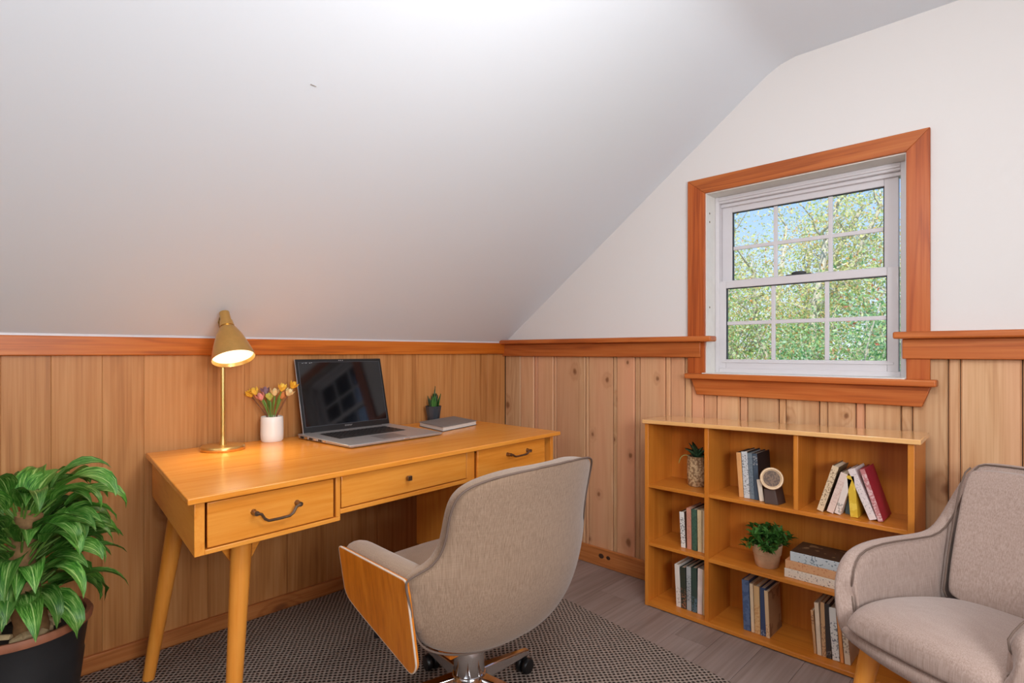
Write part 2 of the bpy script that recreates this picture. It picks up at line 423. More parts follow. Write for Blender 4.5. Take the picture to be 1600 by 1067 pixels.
# ------------------------------------------------------------------ setting: knee wall (x=0) behind the desk
wl = G(); wl.box((-0.16, -5.2, -0.05), (-0.012, 0.16, 1.26)); wall_left = struct(wl, 'wall_left', M_dark, smooth=0)
ys = [0.0, -0.15, -0.28, -0.44, -0.684, -0.924, -1.172, -1.391, -1.58, -1.724, -1.948, -2.078, -2.223, -2.352, -2.5, -2.66, -2.82, -3.0, -3.2, -3.4, -3.6, -3.8, -4.0, -4.2, -4.4, -4.6, -4.8, -5.0]
for a, b_ in zip(ys[:-1], ys[1:]):
    w = a-b_
    g = G(); g.prism([(-0.012, -w/2+0.0003), (-0.0007, -w/2+0.0003), (0, -w/2+0.0012), (0, w/2-0.0012), (-0.0007, w/2-0.0003), (-0.012, w/2-0.0003)], 0, 1.16, 'z')
    obj('plank', g.mesh('plank', 0), M_pineL, wall_left, loc=(0, (a+b_)/2, 0))
g = G(); g.box((-0.012, -5.0, 1.206), (0.012, 0, 1.214)); struct(g, 'trim_4', M_white, smooth=0)
g = G(); g.box((0, -5.0, 1.138), (0.02, 0.0, 1.206)); struct(g, 'trim_1', M_trimY, bevel=0.003)
g = G(); g.box((0, -5.0, 0.0), (0.018, -0.0, 0.062)); struct(g, 'baseboard_left', M_baseY, bevel=0.003)
g = G(); g.box((0.018, -0.018, 0.0), (4.2, -0.0, 0.098)); bb = struct(g, 'baseboard_back', M_baseX, bevel=0.004)
M_knot = plain('dark_knot', srgb(60, 34, 20), 0.6, var=0.3, vscale=200)
for px_, r_ in ((0.745, 0.013), (0.79, 0.010)):
    g = G(); g.lathe([(r_, 0), (r_*0.8, 0.0012)], 14, Matrix.Translation((px_, -0.018, 0.058)) @ Matrix.Rotation(R(90), 4, 'X') @ Matrix.Diagonal((1.3, 1, 1, 1)))
    g.make('knot', M_knot, bb)

# walls outside the frame, so that light stays in the room
g = G(); g.box((4.2, -5.2, -0.05), (4.35, 0.16, 1.45)); struct(g, 'wall_right', M_pineL, smooth=0)
g = G(); g.prism([(-0.15, -0.05), (4.4, -0.05), (4.4, 1.4), (2.8, 2.45), (1.62, 2.45), (-0.15, 1.25)], -5.2, -5.0); wf = struct(g, 'wall_front', M_wall, smooth=0)
g = G(); g.box((0, -5.0, 0), (4.2, -4.985, 1.2)); g.make('wainscot', M_pineL, wf, smooth=0)

# rail on the window wall, left and right of the window
def rail(name, x0, x1, cx0, cx1):
    t = group_empty(name)
    g = G(); g.box((x0, -0.026, 1.125), (x1, 0.0, 1.198)); g.make('rail_board', M_trimX, t, bevel=0.003)
    g = G(); g.box((cx0, -0.062, 1.198), (cx1, 0.004, 1.224)); g.make('rail_cap', M_trimX, t, bevel=0.007, seg=3)
    return t
rail('trim_2', 0.0, 1.306, 0.0, 1.372)
rail('trim_3', 2.086, 4.2, 2.062, 4.2)

# ------------------------------------------------------------------ window
win = group_empty('window_1')
# casing boards, mitred at the top
g = G(); g.prism([(1.239, 1.05), (1.322, 1.05), (1.322, 1.887), (1.239, 1.957)], -0.018, 0.0); g.make('casing', M_trimZ, win, bevel=0.002)
g = G(); g.prism([(2.097, 1.05), (2.168, 1.05), (2.168, 1.957), (2.097, 1.887)], -0.018, 0.0); g.make('casing', M_trimZ, win, bevel=0.002)
g = G(); g.prism([(1.3222, 1.887), (2.0968, 1.887), (2.1678, 1.957), (1.2392, 1.957)], -0.018, 0.0); g.make('casing', M_trimX, win, bevel=0.002)
g = G(); g.box((1.24, -0.055, 1.026), (2.19, 0.0, 1.051)); g.make('stool', M_trimX, win, bevel=0.005, seg=3)
g = G(); g.prism([(1.258, 1.026), (2.172, 1.026), (2.145, 0.952), (1.287, 0.952)], -0.024, 0.0); g.make('apron', M_trimX, win, bevel=0.003)
g = G(); g.box((1.322, -0.046, 1.047), (2.097, 0.10, 1.0545)); g.make('inner_sill_glare', M_liner, win, bevel=0.002)  # white reveal board; its front strip paints window glare onto the wooden stool
g = G()
g.box((OX0-0.004, -0.004, 1.05), (OX0+0.004, 0.16, OZ1)); g.make('jamb_liner', M_liner, win)
g = G(); g.box((OX1-0.004, -0.004, 1.05), (OX1+0.004, 0.16, OZ1)); g.make('jamb_liner', M_liner, win)
g = G(); g.box((OX0+0.004, -0.004, OZ1-0.004), (OX1-0.004, 0.16, OZ1+0.004)); g.make('head_liner', M_liner, win)
# nail holes in the left jamb
for zz in (1.80, 1.76, 1.36):
    g = G(); g.lathe([(0.005, 0), (0.004, 0.0008)], 10, Matrix.Translation((OX0+0.004, 0.03, zz)) @ Matrix.Rotation(R(90), 4, 'Y')); g.make('nail_hole', M_brassD, win)
fr = G()
fr.box((OX0+0.004, 0.088, 1.05), (1.345, 0.16, OZ1)); fr.box((2.062, 0.088, 1.05), (OX1-0.004, 0.16, OZ1-0.004))
fr.box((1.345, 0.088, 1.852), (2.062, 0.16, OZ1-0.004)); fr.box((1.345, 0.088, 1.05), (2.062, 0.16, 1.074))
fr.box((1.345, 0.080, 1.862), (2.062, 0.088, 1.872)); fr.box((1.345, 0.108, 1.836), (2.062, 0.16, 1.852))
fr.make('window_frame', M_white, win, bevel=0.0025)
# glass
m, nt, b = newmat('window_glass')
gl = nt.nodes.new('ShaderNodeBsdfGlossy'); gl.inputs['Roughness'].default_value = 0.01
tp = nt.nodes.new('ShaderNodeBsdfTransparent'); tp.inputs[0].default_value = (0.97, 0.985, 0.98, 1)
fz = nt.nodes.new('ShaderNodeFresnel'); fz.inputs[0].default_value = 1.25
ms = nt.nodes.new('ShaderNodeMixShader')
nt.links.new(fz.outputs[0], ms.inputs[0]); nt.links.new(tp.outputs[0], ms.inputs[1]); nt.links.new(gl.outputs[0], ms.inputs[2])
nt.links.new(ms.outputs[0], nt.nodes['Material Output'].inputs[0]); M_glass = m
M_gasket = plain('dark_gasket', srgb(52, 54, 58), 0.6)
def sash(name, x0, x1, z0, z1, gx0, gx1, gz0, gz1, y0, y1, mx, mz, bead):
    s = G()
    s.box((x0, y0, z0), (gx0, y1, z1)); s.box((gx1, y0, z0), (x1, y1, z1))
    s.box((gx0, y0, gz1), (gx1, y1, z1)); s.box((gx0, y0, z0), (gx1, y1, gz0))
    so = s.make(name, M_white, win, bevel=0.0025)
    bd = G(); yb = y0+0.006; t = 0.004
    bd.box((gx0, yb, gz0), (gx0+t, yb+0.012, gz1)); bd.box((gx1-t, yb, gz0), (gx1, yb+0.012, gz1))
    bd.box((gx0, yb, gz1-t), (gx1, yb+0.012, gz1)); bd.make('gasket', M_gasket, so, smooth=0)
    if bead:
        bd = G(); bd.box((gx0-0.02, y0-0.004, gz0-0.016), (gx1+0.022, y0+0.004, gz0-0.006)); bd.make('lift_rail', M_white, so, bevel=0.002)
    ym = (y0+y1)/2; hw = 0.0085
    for q in mx:
        k = G(); k.box((q-hw, ym-0.005, gz0), (q+hw, ym+0.005, gz1)); k.make('muntin', M_white, so, bevel=0.002)
    k = G(); k.box((gx0, ym-0.0048, mz-hw), (gx1, ym+0.0048, mz+hw)); k.make('muntin', M_white, so, bevel=0.002)
    cx = [gx0]+list(mx)+[gx1]; cz = [gz0, mz, gz1]
    for i in range(3):
        for j in range(2):
            p = G(); p.box((cx[i], ym-0.0015, cz[j]), (cx[i+1], ym+0.0015, cz[j+1])); p.make('pane', M_glass, so, smooth=0)
    return so
up_ = sash('upper_sash', 1.345, 2.05, 1.455, 1.845, 1.392, 2.002, 1.489, 1.81, 0.125, 0.150, (1.586, 1.808), 1.64, False)
lw_ = sash('lower_sash', 1.336, 2.055, 1.068, 1.484, 1.375, 2.017, 1.116, 1.45, 0.095, 0.122, (1.586, 1.802), 1.285, True)
g = G(); g.box((1.64, 0.100, 1.484), (1.74, 0.118, 1.489)); g.lathe([(0.02, 0), (0.02, 0.008), (0.012, 0.012)], 16, Matrix.Translation((1.69, 0.112, 1.489)) @ Matrix.Diagonal((1.5, 0.6, 1, 1)))
g.make('sash_lock', M_gasket, win, bevel=0.001)

# ------------------------------------------------------------------ outdoors
g = G(); g.box((-14, 0.16, -2.75), (16, 26, -2.65)); ground = struct(g, 'ground', plain('lawn', srgb(96, 128, 62), 0.95, var=0.25, vscale=4), smooth=0)
def leafset(name, mat, parent, centers, spreads, n, size, seed):
    r = np.random.default_rng(seed)
    c = np.array(centers); s = np.array(spreads)
    idx = r.integers(0, len(c), n)
    p = c[idx]+r.normal(0, 1, (n, 3))*s[idx][:, None]*np.array([1, 1, 0.8])
    a = r.normal(0, 1, (n, 3)); a /= np.linalg.norm(a, axis=1)[:, None]
    b = r.normal(0, 1, (n, 3)); b -= (a*b).sum(1)[:, None]*a; b /= np.linalg.norm(b, axis=1)[:, None]
    sz = size*r.uniform(0.6, 1.3, n)[:, None]
    nrm = np.cross(a, b)
    v = np.stack([p, p+a*sz*0.5+b*sz*0.26+nrm*sz*0.06, p+a*sz, p+a*sz*0.5-b*sz*0.26+nrm*sz*0.06], 1).reshape(-1, 3)
    f = np.arange(4*n).reshape(-1, 4)
    me = bpy.data.meshes.new(name); me.from_pydata(v.tolist(), [], f.tolist()); me.materials.append(mat); me.update()
    at = me.attributes.new('shade', 'FLOAT', 'FACE'); at.data.foreach_set('value', r.uniform(0, 1, n).astype(np.float32))
    o = bpy.data.objects.new(name, me); COL.objects.link(o); o.parent = parent; o['kind'] = 'stuff'
    return o
def outleaf(name, stops):
    m, nt, b = newmat(name)
    at = nt.nodes.new('ShaderNodeAttribute'); at.attribute_name = 'shade'
    c = ramp(nt, at.outputs['Fac'], stops)
    nt.links.new(c, b.inputs['Base Color']); b.inputs['Roughness'].default_value = 0.6
    tr = nt.nodes.new('ShaderNodeBsdfTranslucent'); nt.links.new(c, tr.inputs[0])
    ms = nt.nodes.new('ShaderNodeMixShader'); ms.inputs[0].default_value = 0.5
    nt.links.new(b.outputs[0], ms.inputs[1]); nt.links.new(tr.outputs[0], ms.inputs[2]); nt.links.new(ms.outputs[0], nt.nodes['Material Output'].inputs[0])
    return m
M_ly = outleaf('autumn_leaf', [(0.0, srgb(184, 200, 124)), (0.45, srgb(218, 220, 152)), (0.8, srgb(238, 226, 160)), (1.0, srgb(226, 160, 90))])
M_lg = outleaf('shrub_leaf', [(0.0, srgb(124, 164, 96)), (0.5, srgb(176, 206, 134)), (0.85, srgb(226, 236, 196)), (0.93, srgb(214, 190, 130)), (1.0, srgb(196, 110, 84))])
M_lg2 = outleaf('thicket_leaf', [(0.0, srgb(100, 150, 98)), (0.5, srgb(146, 190, 132)), (0.9, srgb(214, 232, 198)), (1.0, srgb(205, 170, 130))])
M_obark = plain('tree_bark', srgb(186, 178, 162), 0.9, var=0.25, vscale=14, bmp=0.6, bscale=30)
def make_tree(loc, label, seed, h, lean, mat, nleaf, lsize, spread, density_from=1.2):
    r = random.Random(seed)
    t = empty('tree', loc, label, 'tree', 'trees beyond the window')
    z0 = 0; tips = []
    tr = []; p = Vector((0, 0, -0.05)); d = Vector((lean[0], lean[1], 1)).normalized()
    H1 = h*0.42
    for k in range(7):
        tr.append(tuple(p)); p = p+d*(H1/6); d = (d+Vector((r.uniform(-.08, .08), r.uniform(-.08, .08), 0))).normalized()
    g = G(); g.tube(tr, [0.15-0.008*k for k in range(7)], 10); g.make('trunk', M_obark, t)
    base = Vector(tr[-1])
    for q in range(7):
        a = q*2*PI/7+r.uniform(-.4, .4); pts = []; rad = []; p = base-Vector((0, 0, r.uniform(0, 0.5)))
        d = Vector((math.cos(a)*0.75, math.sin(a)*0.6, 1.15)).normalized(); L = h*r.uniform(0.42, 0.6)
        gb = G()
        for k in range(8):
            pts.append(tuple(p)); rad.append(0.085*(1-k/8.8)+0.010); p = p+d*(L/7)
            d = (d+Vector((r.uniform(-.22, .22), r.uniform(-.22, .22), r.uniform(-.02, .12)))).normalized()
            if k >= 2:
                for s_ in range(2):
                    b2 = Vector((r.uniform(-1, 1), r.uniform(-1, 1), r.uniform(0.1, .9))).normalized(); L2 = r.uniform(0.5, 1.1)
                    q0 = Vector(pts[-1]); sub = [tuple(q0+b2*L2*j/4+Vector((r.uniform(-.05, .05), r.uniform(-.05, .05), 0))*j) for j in range(5)]
                    gb.tube(sub, [0.022, 0.017, 0.012, 0.008, 0.004], 5); tips += sub[2:]
        gb.tube(pts, rad, 8); gb.make('branch', M_obark, t); tips += pts[3:]
    leafset('leaves', mat, t, tips, [spread]*len(tips), nleaf, lsize, seed)
    return t
make_tree((-0.35, 6.6, -2.65), 'yellowing tree whose bare forked limbs fill the middle of the upper sash', 3, 6.4, (0.06, 0), M_ly, 19000, 0.05, 0.22)
make_tree((1.75, 8.6, -2.65), 'tree with a forked pale trunk and yellow leaves at the upper right pane', 11, 7.2, (-0.06, 0), M_ly, 18200, 0.052, 0.24)
make_tree((-1.25, 7.5, -2.65), 'thin yellow-green tree at the left edge of the window view', 21, 7.0, (0.05, 0), M_ly, 15600, 0.052, 0.25)
def make_shrub(loc, label, seed, h, w, mat, n, size):
    r = random.Random(seed)
    t = empty('shrub', loc, label, 'shrub', 'shrubs beyond the window')
    g = G(); cs = []
    for k in range(16):
        a = r.uniform(0, 2*PI); p = Vector((r.uniform(-.3, .3), r.uniform(-.3, .3), -0.05)); d = Vector((math.cos(a)*0.28*w, math.sin(a)*0.22*w, 1)).normalized(); pts = []
        L = h*r.uniform(0.75, 1.05)
        for j in range(9):
            pts.append(tuple(p)); p = p+d*L/8; d = (d+Vector((r.uniform(-.14, .14), r.uniform(-.14, .14), 0))).normalized()
        g.tube(pts, [0.03*(1-j/9.5) for j in range(9)], 6); cs += pts[3:]
    g.make('stems', M_obark, t)
    leafset('leaves', mat, t, cs, [0.2*w/1.2]*len(cs), n, size, seed)
make_shrub((-0.75, 5.0, -2.65), 'tall light green shrub on the left of the lower sash view', 5, 4.7, 1.3, M_lg, 30799, 0.046)
make_shrub((0.30, 5.4, -2.65), 'tall bushy green shrub seen through the middle lower panes', 6, 5.0, 1.3, M_lg, 33600, 0.046)
make_shrub((0.95, 4.2, -2.65), 'darker green thicket seen through the lower right panes', 8, 4.3, 1.1, M_lg2, 28000, 0.046)
make_shrub((-1.9, 6.2, -2.65), 'green shrub at the far left behind the window frame', 9, 4.7, 1.4, M_lg, 25200, 0.046)
make_shrub((1.9, 6.4, -2.65), 'green shrub at the far right behind the window frame', 10, 4.8, 1.4, M_lg, 25200, 0.046)

# ------------------------------------------------------------------ rug
m, nt, b = newmat('woven_rug')
v, t = coords(nt, (1, 1, 1), False)
wv = noise(nt, v, 9, 2)
vm = nt.nodes.new('ShaderNodeVectorMath'); vm.operation = 'MULTIPLY_ADD'
nd = nt.nodes.new('ShaderNodeTexNoise'); nt.links.new(v, nd.inputs['Vector']); nd.inputs['Scale'].default_value = 14
nt.links.new(nd.outputs['Color'], vm.inputs[0]); vm.inputs[1].default_value = (0.014, 0.014, 0); nt.links.new(v, vm.inputs[2])
rot = nt.nodes.new('ShaderNodeMapping'); rot.inputs['Rotation'].default_value = (0, 0, R(38)); nt.links.new(vm.outputs[0], rot.inputs[0])
sep = nt.nodes.new('ShaderNodeSeparateXYZ'); nt.links.new(rot.outputs[0], sep.inputs[0])
k = 2*PI/0.016
sa = math_(nt, 'ABSOLUTE', math_(nt, 'SINE', math_(nt, 'MULTIPLY', sep.outputs[0], k/2)))
sb = math_(nt, 'ABSOLUTE', math_(nt, 'SINE', math_(nt, 'MULTIPLY', sep.outputs[1], k/2)))
hole = math_(nt, 'MULTIPLY', sa, sb)
c = ramp(nt, hole, [(0.25, srgb(172, 154, 142)), (0.5, srgb(138, 122, 112)), (0.74, srgb(44, 36, 31))])
c = mix(nt, math_(nt, 'MULTIPLY', wv, 0.3), c, srgb(96, 84, 76))
nt.links.new(c, b.inputs['Base Color']); b.inputs['Roughness'].default_value = 0.95; b.inputs['Specular IOR Level'].default_value = 0.1
bump(nt, b, math_(nt, 'MULTIPLY', hole, -1.0), 0.8, 0.006)
M_rug = m
g = G(); g.prism([(0.035, -0.44), (0.9, -0.475), (1.68, -0.585), (1.92, -0.62), (2.0, -3.2), (0.035, -3.2)], 0.0, 0.011, 'z')
rug = g.make('rug', M_rug, bevel=0.004); tag(rug, 'dark taupe woven rug with an open net texture on the plank floor', 'rug')

# ------------------------------------------------------------------ desk
DB = Vector((0.45, -1.23, 0.0)); TD = Matrix.Translation(-DB)
desk = empty('desk', DB, 'honey-coloured wooden writing desk with three drawers and splayed tapered legs', 'desk')
def dw(s, t, z): return Vector((0.035+s*(0.755+0.094*t), -0.415-t*(1.535+0.098*s), z))
def dk(g, s0, s1, t0, t1, z0, z1):
    g.hexa([dw(s0, t0, z0), dw(s1, t0, z0), dw(s1, t1, z0), dw(s0, t1, z0), dw(s0, t0, z1), dw(s1, t0, z1), dw(s1, t1, z1), dw(s0, t1, z1)], TD)
    return g
def dpart(name, mat, boxes, parent=desk, bevel=0.0015):
    g = G()
    for q in boxes: dk(g, *q)
    return g.make(name, mat, parent, bevel=bevel)
dpart('desktop', M_deskY, [(0, 1, 0, 1, 0.752, 0.77)], bevel=0.003)
dpart('side_panel', M_deskX, [(0.02, 0.975, 0.972, 0.988, 0.607, 0.752)])
dpart('bottom_panel', M_deskY, [(0.02, 0.975, 0.722, 0.972, 0.607, 0.620)])
dpart('divider', M_deskZ, [(0.02, 0.975, 0.722, 0.732, 0.620, 0.752)])
dpart('bottom_rail', M_deskY, [(0.02, 0.975, 0.366, 0.722, 0.628, 0.643)])
dpart('pedestal_panel', M_deskZ, [(0.50, 0.955, 0.345, 0.366, 0.29, 0.752)])
dpart('side_panel', M_deskZ, [(0.02, 0.975, 0.022, 0.034, 0.607, 0.752), (0.50, 0.975, 0.022, 0.034, 0.29, 0.607)])
dpart('bottom_panel', M_deskY, [(0.50, 0.965, 0.034, 0.345, 0.29, 0.305)])
dpart('back_panel', M_deskY, [(0.02, 0.04, 0.034, 0.972, 0.64, 0.752), (0.50, 0.52, 0.034, 0.345, 0.305, 0.752)])
dpart('top_rail', M_dark, [(0.85, 0.955, 0.034, 0.972, 0.744, 0.752)], bevel=0)
def drawer(t0, t1, z0, z1):
    d = dpart('drawer', M_deskY, [(0.30 if z1-z0 < 0.3 else 0.55, 0.955, t0+0.004, t1-0.004, z0+0.012, z1-0.012), (0.955, 0.972, t0, t1, z0, z1)], bevel=0.002)
    return d
d1 = drawer(0.736, 0.968, 0.623, 0.745); d2 = drawer(0.374, 0.719, 0.646, 0.747); d3 = drawer(0.060, 0.334, 0.52, 0.747)
dpart('drawer', M_deskY, [(0.955, 0.972, 0.060, 0.334, 0.312, 0.514)], bevel=0.002)
dpart('stile', M_deskZ, [(0.90, 0.950, 0.336, 0.345, 0.305, 0.744)])
def bail(parent, t0, t1, z, drop, out):
    F = lambda t, zz, o: TD @ (dw(0.972, t, zz)+Vector((o, 0, 0)))
    g = G(); dt = (t1-t0)
    for t in (t0, t1):
        g.tube([F(t, z, 0), F(t, z, 0.012), F(t, z, out)], [0.009, 0.006, 0.0075], 10)
    pts = [F(t0, z, out*0.8)]
    for q, zz in ((0.0, 0), (0.10, 0.15), (0.17, 0.7), (0.26, 0.97), (0.5, 1.0), (0.74, 0.97), (0.83, 0.7), (0.90, 0.15), (1.0, 0)):
        pts.append(F(t0+dt*q, z-drop*zz, out*0.95))
    g.tube(pts, 0.0042, 8)
    return g.make('handle', M_pewter, parent)
bail(d1, 0.892, 0.812, 0.694, 0.028, 0.026)
bail(d3, 0.222, 0.140, 0.708, 0.012, 0.024)
g = G(); p = dw(0.972, 0.557, 0.700)
g.tube([TD @ p, TD @ (p+Vector((0.016, 0, 0)))], 0.004, 8)
q = TD @ (p+Vector((0.018, 0, 0))); g.box(q-Vector((0.006, 0.0085, 0.0085)), q+Vector((0.006, 0.0085, 0.0085)))
g.make('knob', M_pewter, d2, bevel=0.002)
for a, b_, r0, r1 in (((0.70, -1.845, 0.607), (0.725, -1.885, 0.012), 0.031, 0.021), ((0.27, -1.90, 0.607), (0.225, -1.985, 0.012), 0.031, 0.019),
                      ((0.70, -0.56, 0.292), (0.735, -0.52, 0.012), 0.026, 0.020), ((0.47, -0.56, 0.292), (0.43, -0.52, 0.012), 0.026, 0.020),
                      ((0.12, -0.53, 0.607), (0.08, -0.47, 0.012), 0.031, 0.019)):
    A, B = TD @ Vector(a), TD @ Vector(b_); g = G()
    g.tube([A+(B-A)*k/6 for k in range(7)], [r0+(r1-r0)*k/6 for k in range(7)], 18)
    lg = g.make('leg', M_deskZ, desk)
    f = G(); f.tube([B+Vector((0, 0, 0.006)), B-Vector((0, 0, 0.0008))], r1*0.85, 12); ft = f.make('foot_glide', M_white, lg)
g = G(); g.prism([(-1.93, 0.607), (-1.74, 0.607), (-1.80, 0.50), (-1.865, 0.50)], 0.640, 0.660, 'x', TD); g.make('leg_bracket', M_deskY, desk, bevel=0.002)

# ------------------------------------------------------------------ desk lamp
LB = Vector((0.165, -1.722, 0.77))
lamp = empty('desk_lamp', LB, 'brass desk lamp with a tilted bell shade, lit, at the left end of the desk', 'lamp')
g = G(); g.lathe([(0.0005, 0), (0.077, 0), (0.079, 0.003), (0.079, 0.014), (0.076, 0.018), (0.02, 0.0195), (0.0005, 0.0195)], 40); g.make('base', M_brass, lamp, smooth=40)
g = G(); g.lathe([(0.012, 0.019), (0.0115, 0.03), (0.0092, 0.045), (0.0086, 0.06), (0.0086, 0.43), (0.0055, 0.455)], 16); g.make('pole', M_brass, lamp)
# shade: axis from cap to rim
cap_p = Vector((0.003, 0.004, 0.535)); ax = (Vector((0.717, 0.697, 0))*0.37+Vector((0.697, -0.717, 0))*0.33+Vector((0, 0, -1))).normalized()
ML = Matrix.Translation(cap_p) @ ax.to_track_quat('Z', 'Y').to_matrix().to_4x4()
g = G(); g.lathe([(0.0225, 0.040), (0.026, 0.062), (0.0235, 0.064), (0.031, 0.074), (0.047, 0.105), (0.062, 0.145), (0.0735, 0.185), (0.077, 0.201), (0.0755, 0.201), (0.072, 0.185), (0.060, 0.145), (0.045, 0.105), (0.029, 0.076), (0.001, 0.066)], 36, ML, cap=False)
sh = g.make('lamp_shade', M_brass, lamp, smooth=50)
g = G(); g.lathe([(0.0005, 0), (0.017, 0), (0.018, 0.002), (0.0195, 0.038), (0.0215, 0.0385), (0.0225, 0.0400)], 24, ML, cap=True); g.make('socket_cap', M_brass, lamp, smooth=40)
me_, nt_, b_e = newmat('lit_bulb'); b_e.inputs['Emission Color'].default_value = (1.0, 0.83, 0.55, 1); b_e.inputs['Emission Strength'].default_value = 1.1; b_e.inputs['Base Color'].default_value = (1, .95, .85, 1)
g = G(); g.lathe([(0.0005, 0.192), (0.04, 0.1915), (0.0715, 0.188), (0.070, 0.184), (0.0005, 0.186)], 32, ML); g.make('diffuser', me_, sh, smooth=40)
side = Vector((-0.717, -0.697, 0))
g = G(); jp = ML @ Vector((0, 0, 0.055)); pt = Vector((0, 0, 0.452))
g.tube([pt, pt+side*0.010+Vector((0, 0, 0.02)), pt+side*0.016+Vector((0, 0, 0.045)), pt+side*0.012+Vector((0, 0, 0.062)), jp+side*0.016], 0.0028, 8)
g.sphere(pt, 0.008, 8); g.make('bracket', M_brassD, lamp)
lp = light('desk_lamp_light', 'SPOT', LB+ML @ Vector((0, 0, 0.206)), 5.5, (1.0, 0.84, 0.6), None, spot_size=R(125), spot_blend=0.7, shadow_soft_size=0.05)
lp.rotation_euler = (-ax).to_track_quat('Z', 'Y').to_euler()

# ------------------------------------------------------------------ vase with flowers
VB = Vector((0.085, -1.498, 0.77))
g = G(); g.lathe([(0.0005, 0), (0.040, 0), (0.0445, 0.006), (0.046, 0.03), (0.0455, 0.08), (0.044, 0.104), (0.042, 0.106), (0.040, 0.104), (0.0405, 0.08), (0.040, 0.012), (0.0005, 0.010)], 32)
vase = g.make('vase', M_ceram, smooth=50, loc=VB); tag(vase, 'small white ceramic cylinder vase holding flowers, between lamp and laptop', 'vase')
M_fl = {k: plain('petal_'+k, c_, 0.6, var=0.15, vscale=80) for k, c_ in dict(yellow=srgb(240, 182, 50), gold=srgb(246, 198, 74), pink=srgb(226, 150, 140), cream=srgb(238, 216, 160), plum=srgb(150, 116, 128), orange=srgb(230, 150, 90), lime=srgb(198, 202, 96)).items()}
RT = Vector((0.717, 0.697, 0)); FW = Vector((-0.697, 0.717, 0))
# tip offsets: sideways (image right), depth, height above the desk; colour; label
FLW = [(-0.108, 0.00, 0.200, 'yellow', 'twig', 'yellow flower leaning furthest left in the white vase'),
       (-0.075, -0.02, 0.212, 'gold', 'twig', 'golden flower second from the left in the white vase'),
       (-0.040, 0.015, 0.212, 'plum', 'stem', 'dull plum flower left of the middle of the white vase'),
       (-0.043, -0.025, 0.190, 'pink', 'stem', 'pink flower low at the left of the white vase'),
       (-0.012, 0.0, 0.188, 'lime', 'stem', 'greenish bud short in the middle of the white vase'),
       (0.018, -0.01, 0.208, 'cream', 'stem', 'cream flower right of the middle of the white vase'),
       (0.045, 0.012, 0.192, 'orange', 'stem', 'orange flower low at the right of the white vase'),
       (0.058, -0.018, 0.228, 'gold', 'stem', 'golden flower standing tall at the right of the white vase'),
       (0.082, 0.00, 0.206, 'cream', 'twig', 'pale cream flower at the right edge of the white vase'),
       (0.098, 0.01, 0.236, 'yellow', 'twig', 'tallest yellow flower leaning right towards the laptop')]
for dx, dd, hz, colr, st, lab in FLW:
    dx *= 0.88
    base = VB+RT*dx*0.10+FW*dd*0.2+Vector((0, 0, 0.014)); tip = VB+RT*dx+FW*dd+Vector((0, 0, hz))
    f = empty('flower', base, lab, 'flower', 'flowers in the white vase')
    d = tip-base; rimp = VB+RT*dx*0.25+FW*dd*0.25+Vector((0, 0, 0.108))-base
    g = G(); g.tube([Vector((0, 0, 0)), rimp*0.5, rimp, rimp+(d-rimp)*0.5, d], [0.002, 0.002, 0.0022, 0.0022, 0.003], 6); g.make('stem', M_twig if st == 'twig' else M_stem, f)
    q = (d-rimp).normalized().to_track_quat('Z', 'Y').to_matrix().to_4x4(); Mq = Matrix.Translation(d-(d-rimp).normalized()*0.016) @ q @ Matrix.Scale(1.3, 4)
    g = G(); g.lathe([(0.002, 0), (0.008, 0.006), (0.0085, 0.016), (0.006, 0.024), (0.001, 0.027)], 8, Mq)
    for k in range(6):
        a = k*PI/3; pm = Mq @ Matrix.Rotation(a, 4, 'Z')
        g.add([(0.004, -0.003, 0.004), (0.012, -0.007, 0.014), (0.016, 0, 0.026), (0.012, 0.007, 0.014), (0.004, 0.003, 0.004), (0.009, 0, 0.012)], [(0, 1, 5), (1, 2, 5), (2, 3, 5), (3, 4, 5), (4, 0, 5)], pm)
    g.make('blossom', M_fl[colr], f, smooth=60, recalc=False)
    if st == 'stem':
        g = G(); e = rimp+(d-rimp)*0.2; n_ = RT*(0.006 if dx > 0 else -0.006)
        g.add([e-n_*.5, e+d*0.16+n_, e+d*0.42+n_*1.2, e+d*0.2-n_*.8], [(0, 1, 2, 3)]); g.make('blade', M_stem, f, recalc=False, solid=0.001)

# ------------------------------------------------------------------ laptop
LP = Vector((0.297, -1.141, 0.77))
lap = empty('laptop', LP, 'open silver laptop with a black screen on the desk', 'laptop', rz=R(93.5))
w_, d_ = 0.245, 0.20
g = G(); g.hexa([(-w_+.006, -d_+.004, 0.003), (w_-.006, -d_+.004, 0.003), (w_-.006, d_, 0.002), (-w_+.006, d_, 0.002), (-w_, -d_, 0.014), (w_, -d_, 0.014), (w_, d_, 0.022), (-w_, d_, 0.022)])
base_ = g.make('base', M_alu, lap, bevel=0.003)
for xx in (-0.2, 0.2):
    for yy in (-0.17, 0.17):
        g = G(); g.lathe([(0.008, 0), (0.008, 0.004)], 10, Matrix.Translation((xx, yy, 0))); g.make('rubber_foot', M_blackp, base_)
zk = lambda y: 0.014+(y+d_)/(2*d_)*0.008
slope = math.atan2(0.008, 2*d_)
MK = Matrix.Translation((0, 0, 0.018)) @ Matrix.Rotation(slope, 4, 'X')
g = G(); g.box((-0.185, -0.035, -0.001), (0.165, 0.128, 0.0006), MK); g.make('key_bed', M_blackp, base_, smooth=0)
g = G()
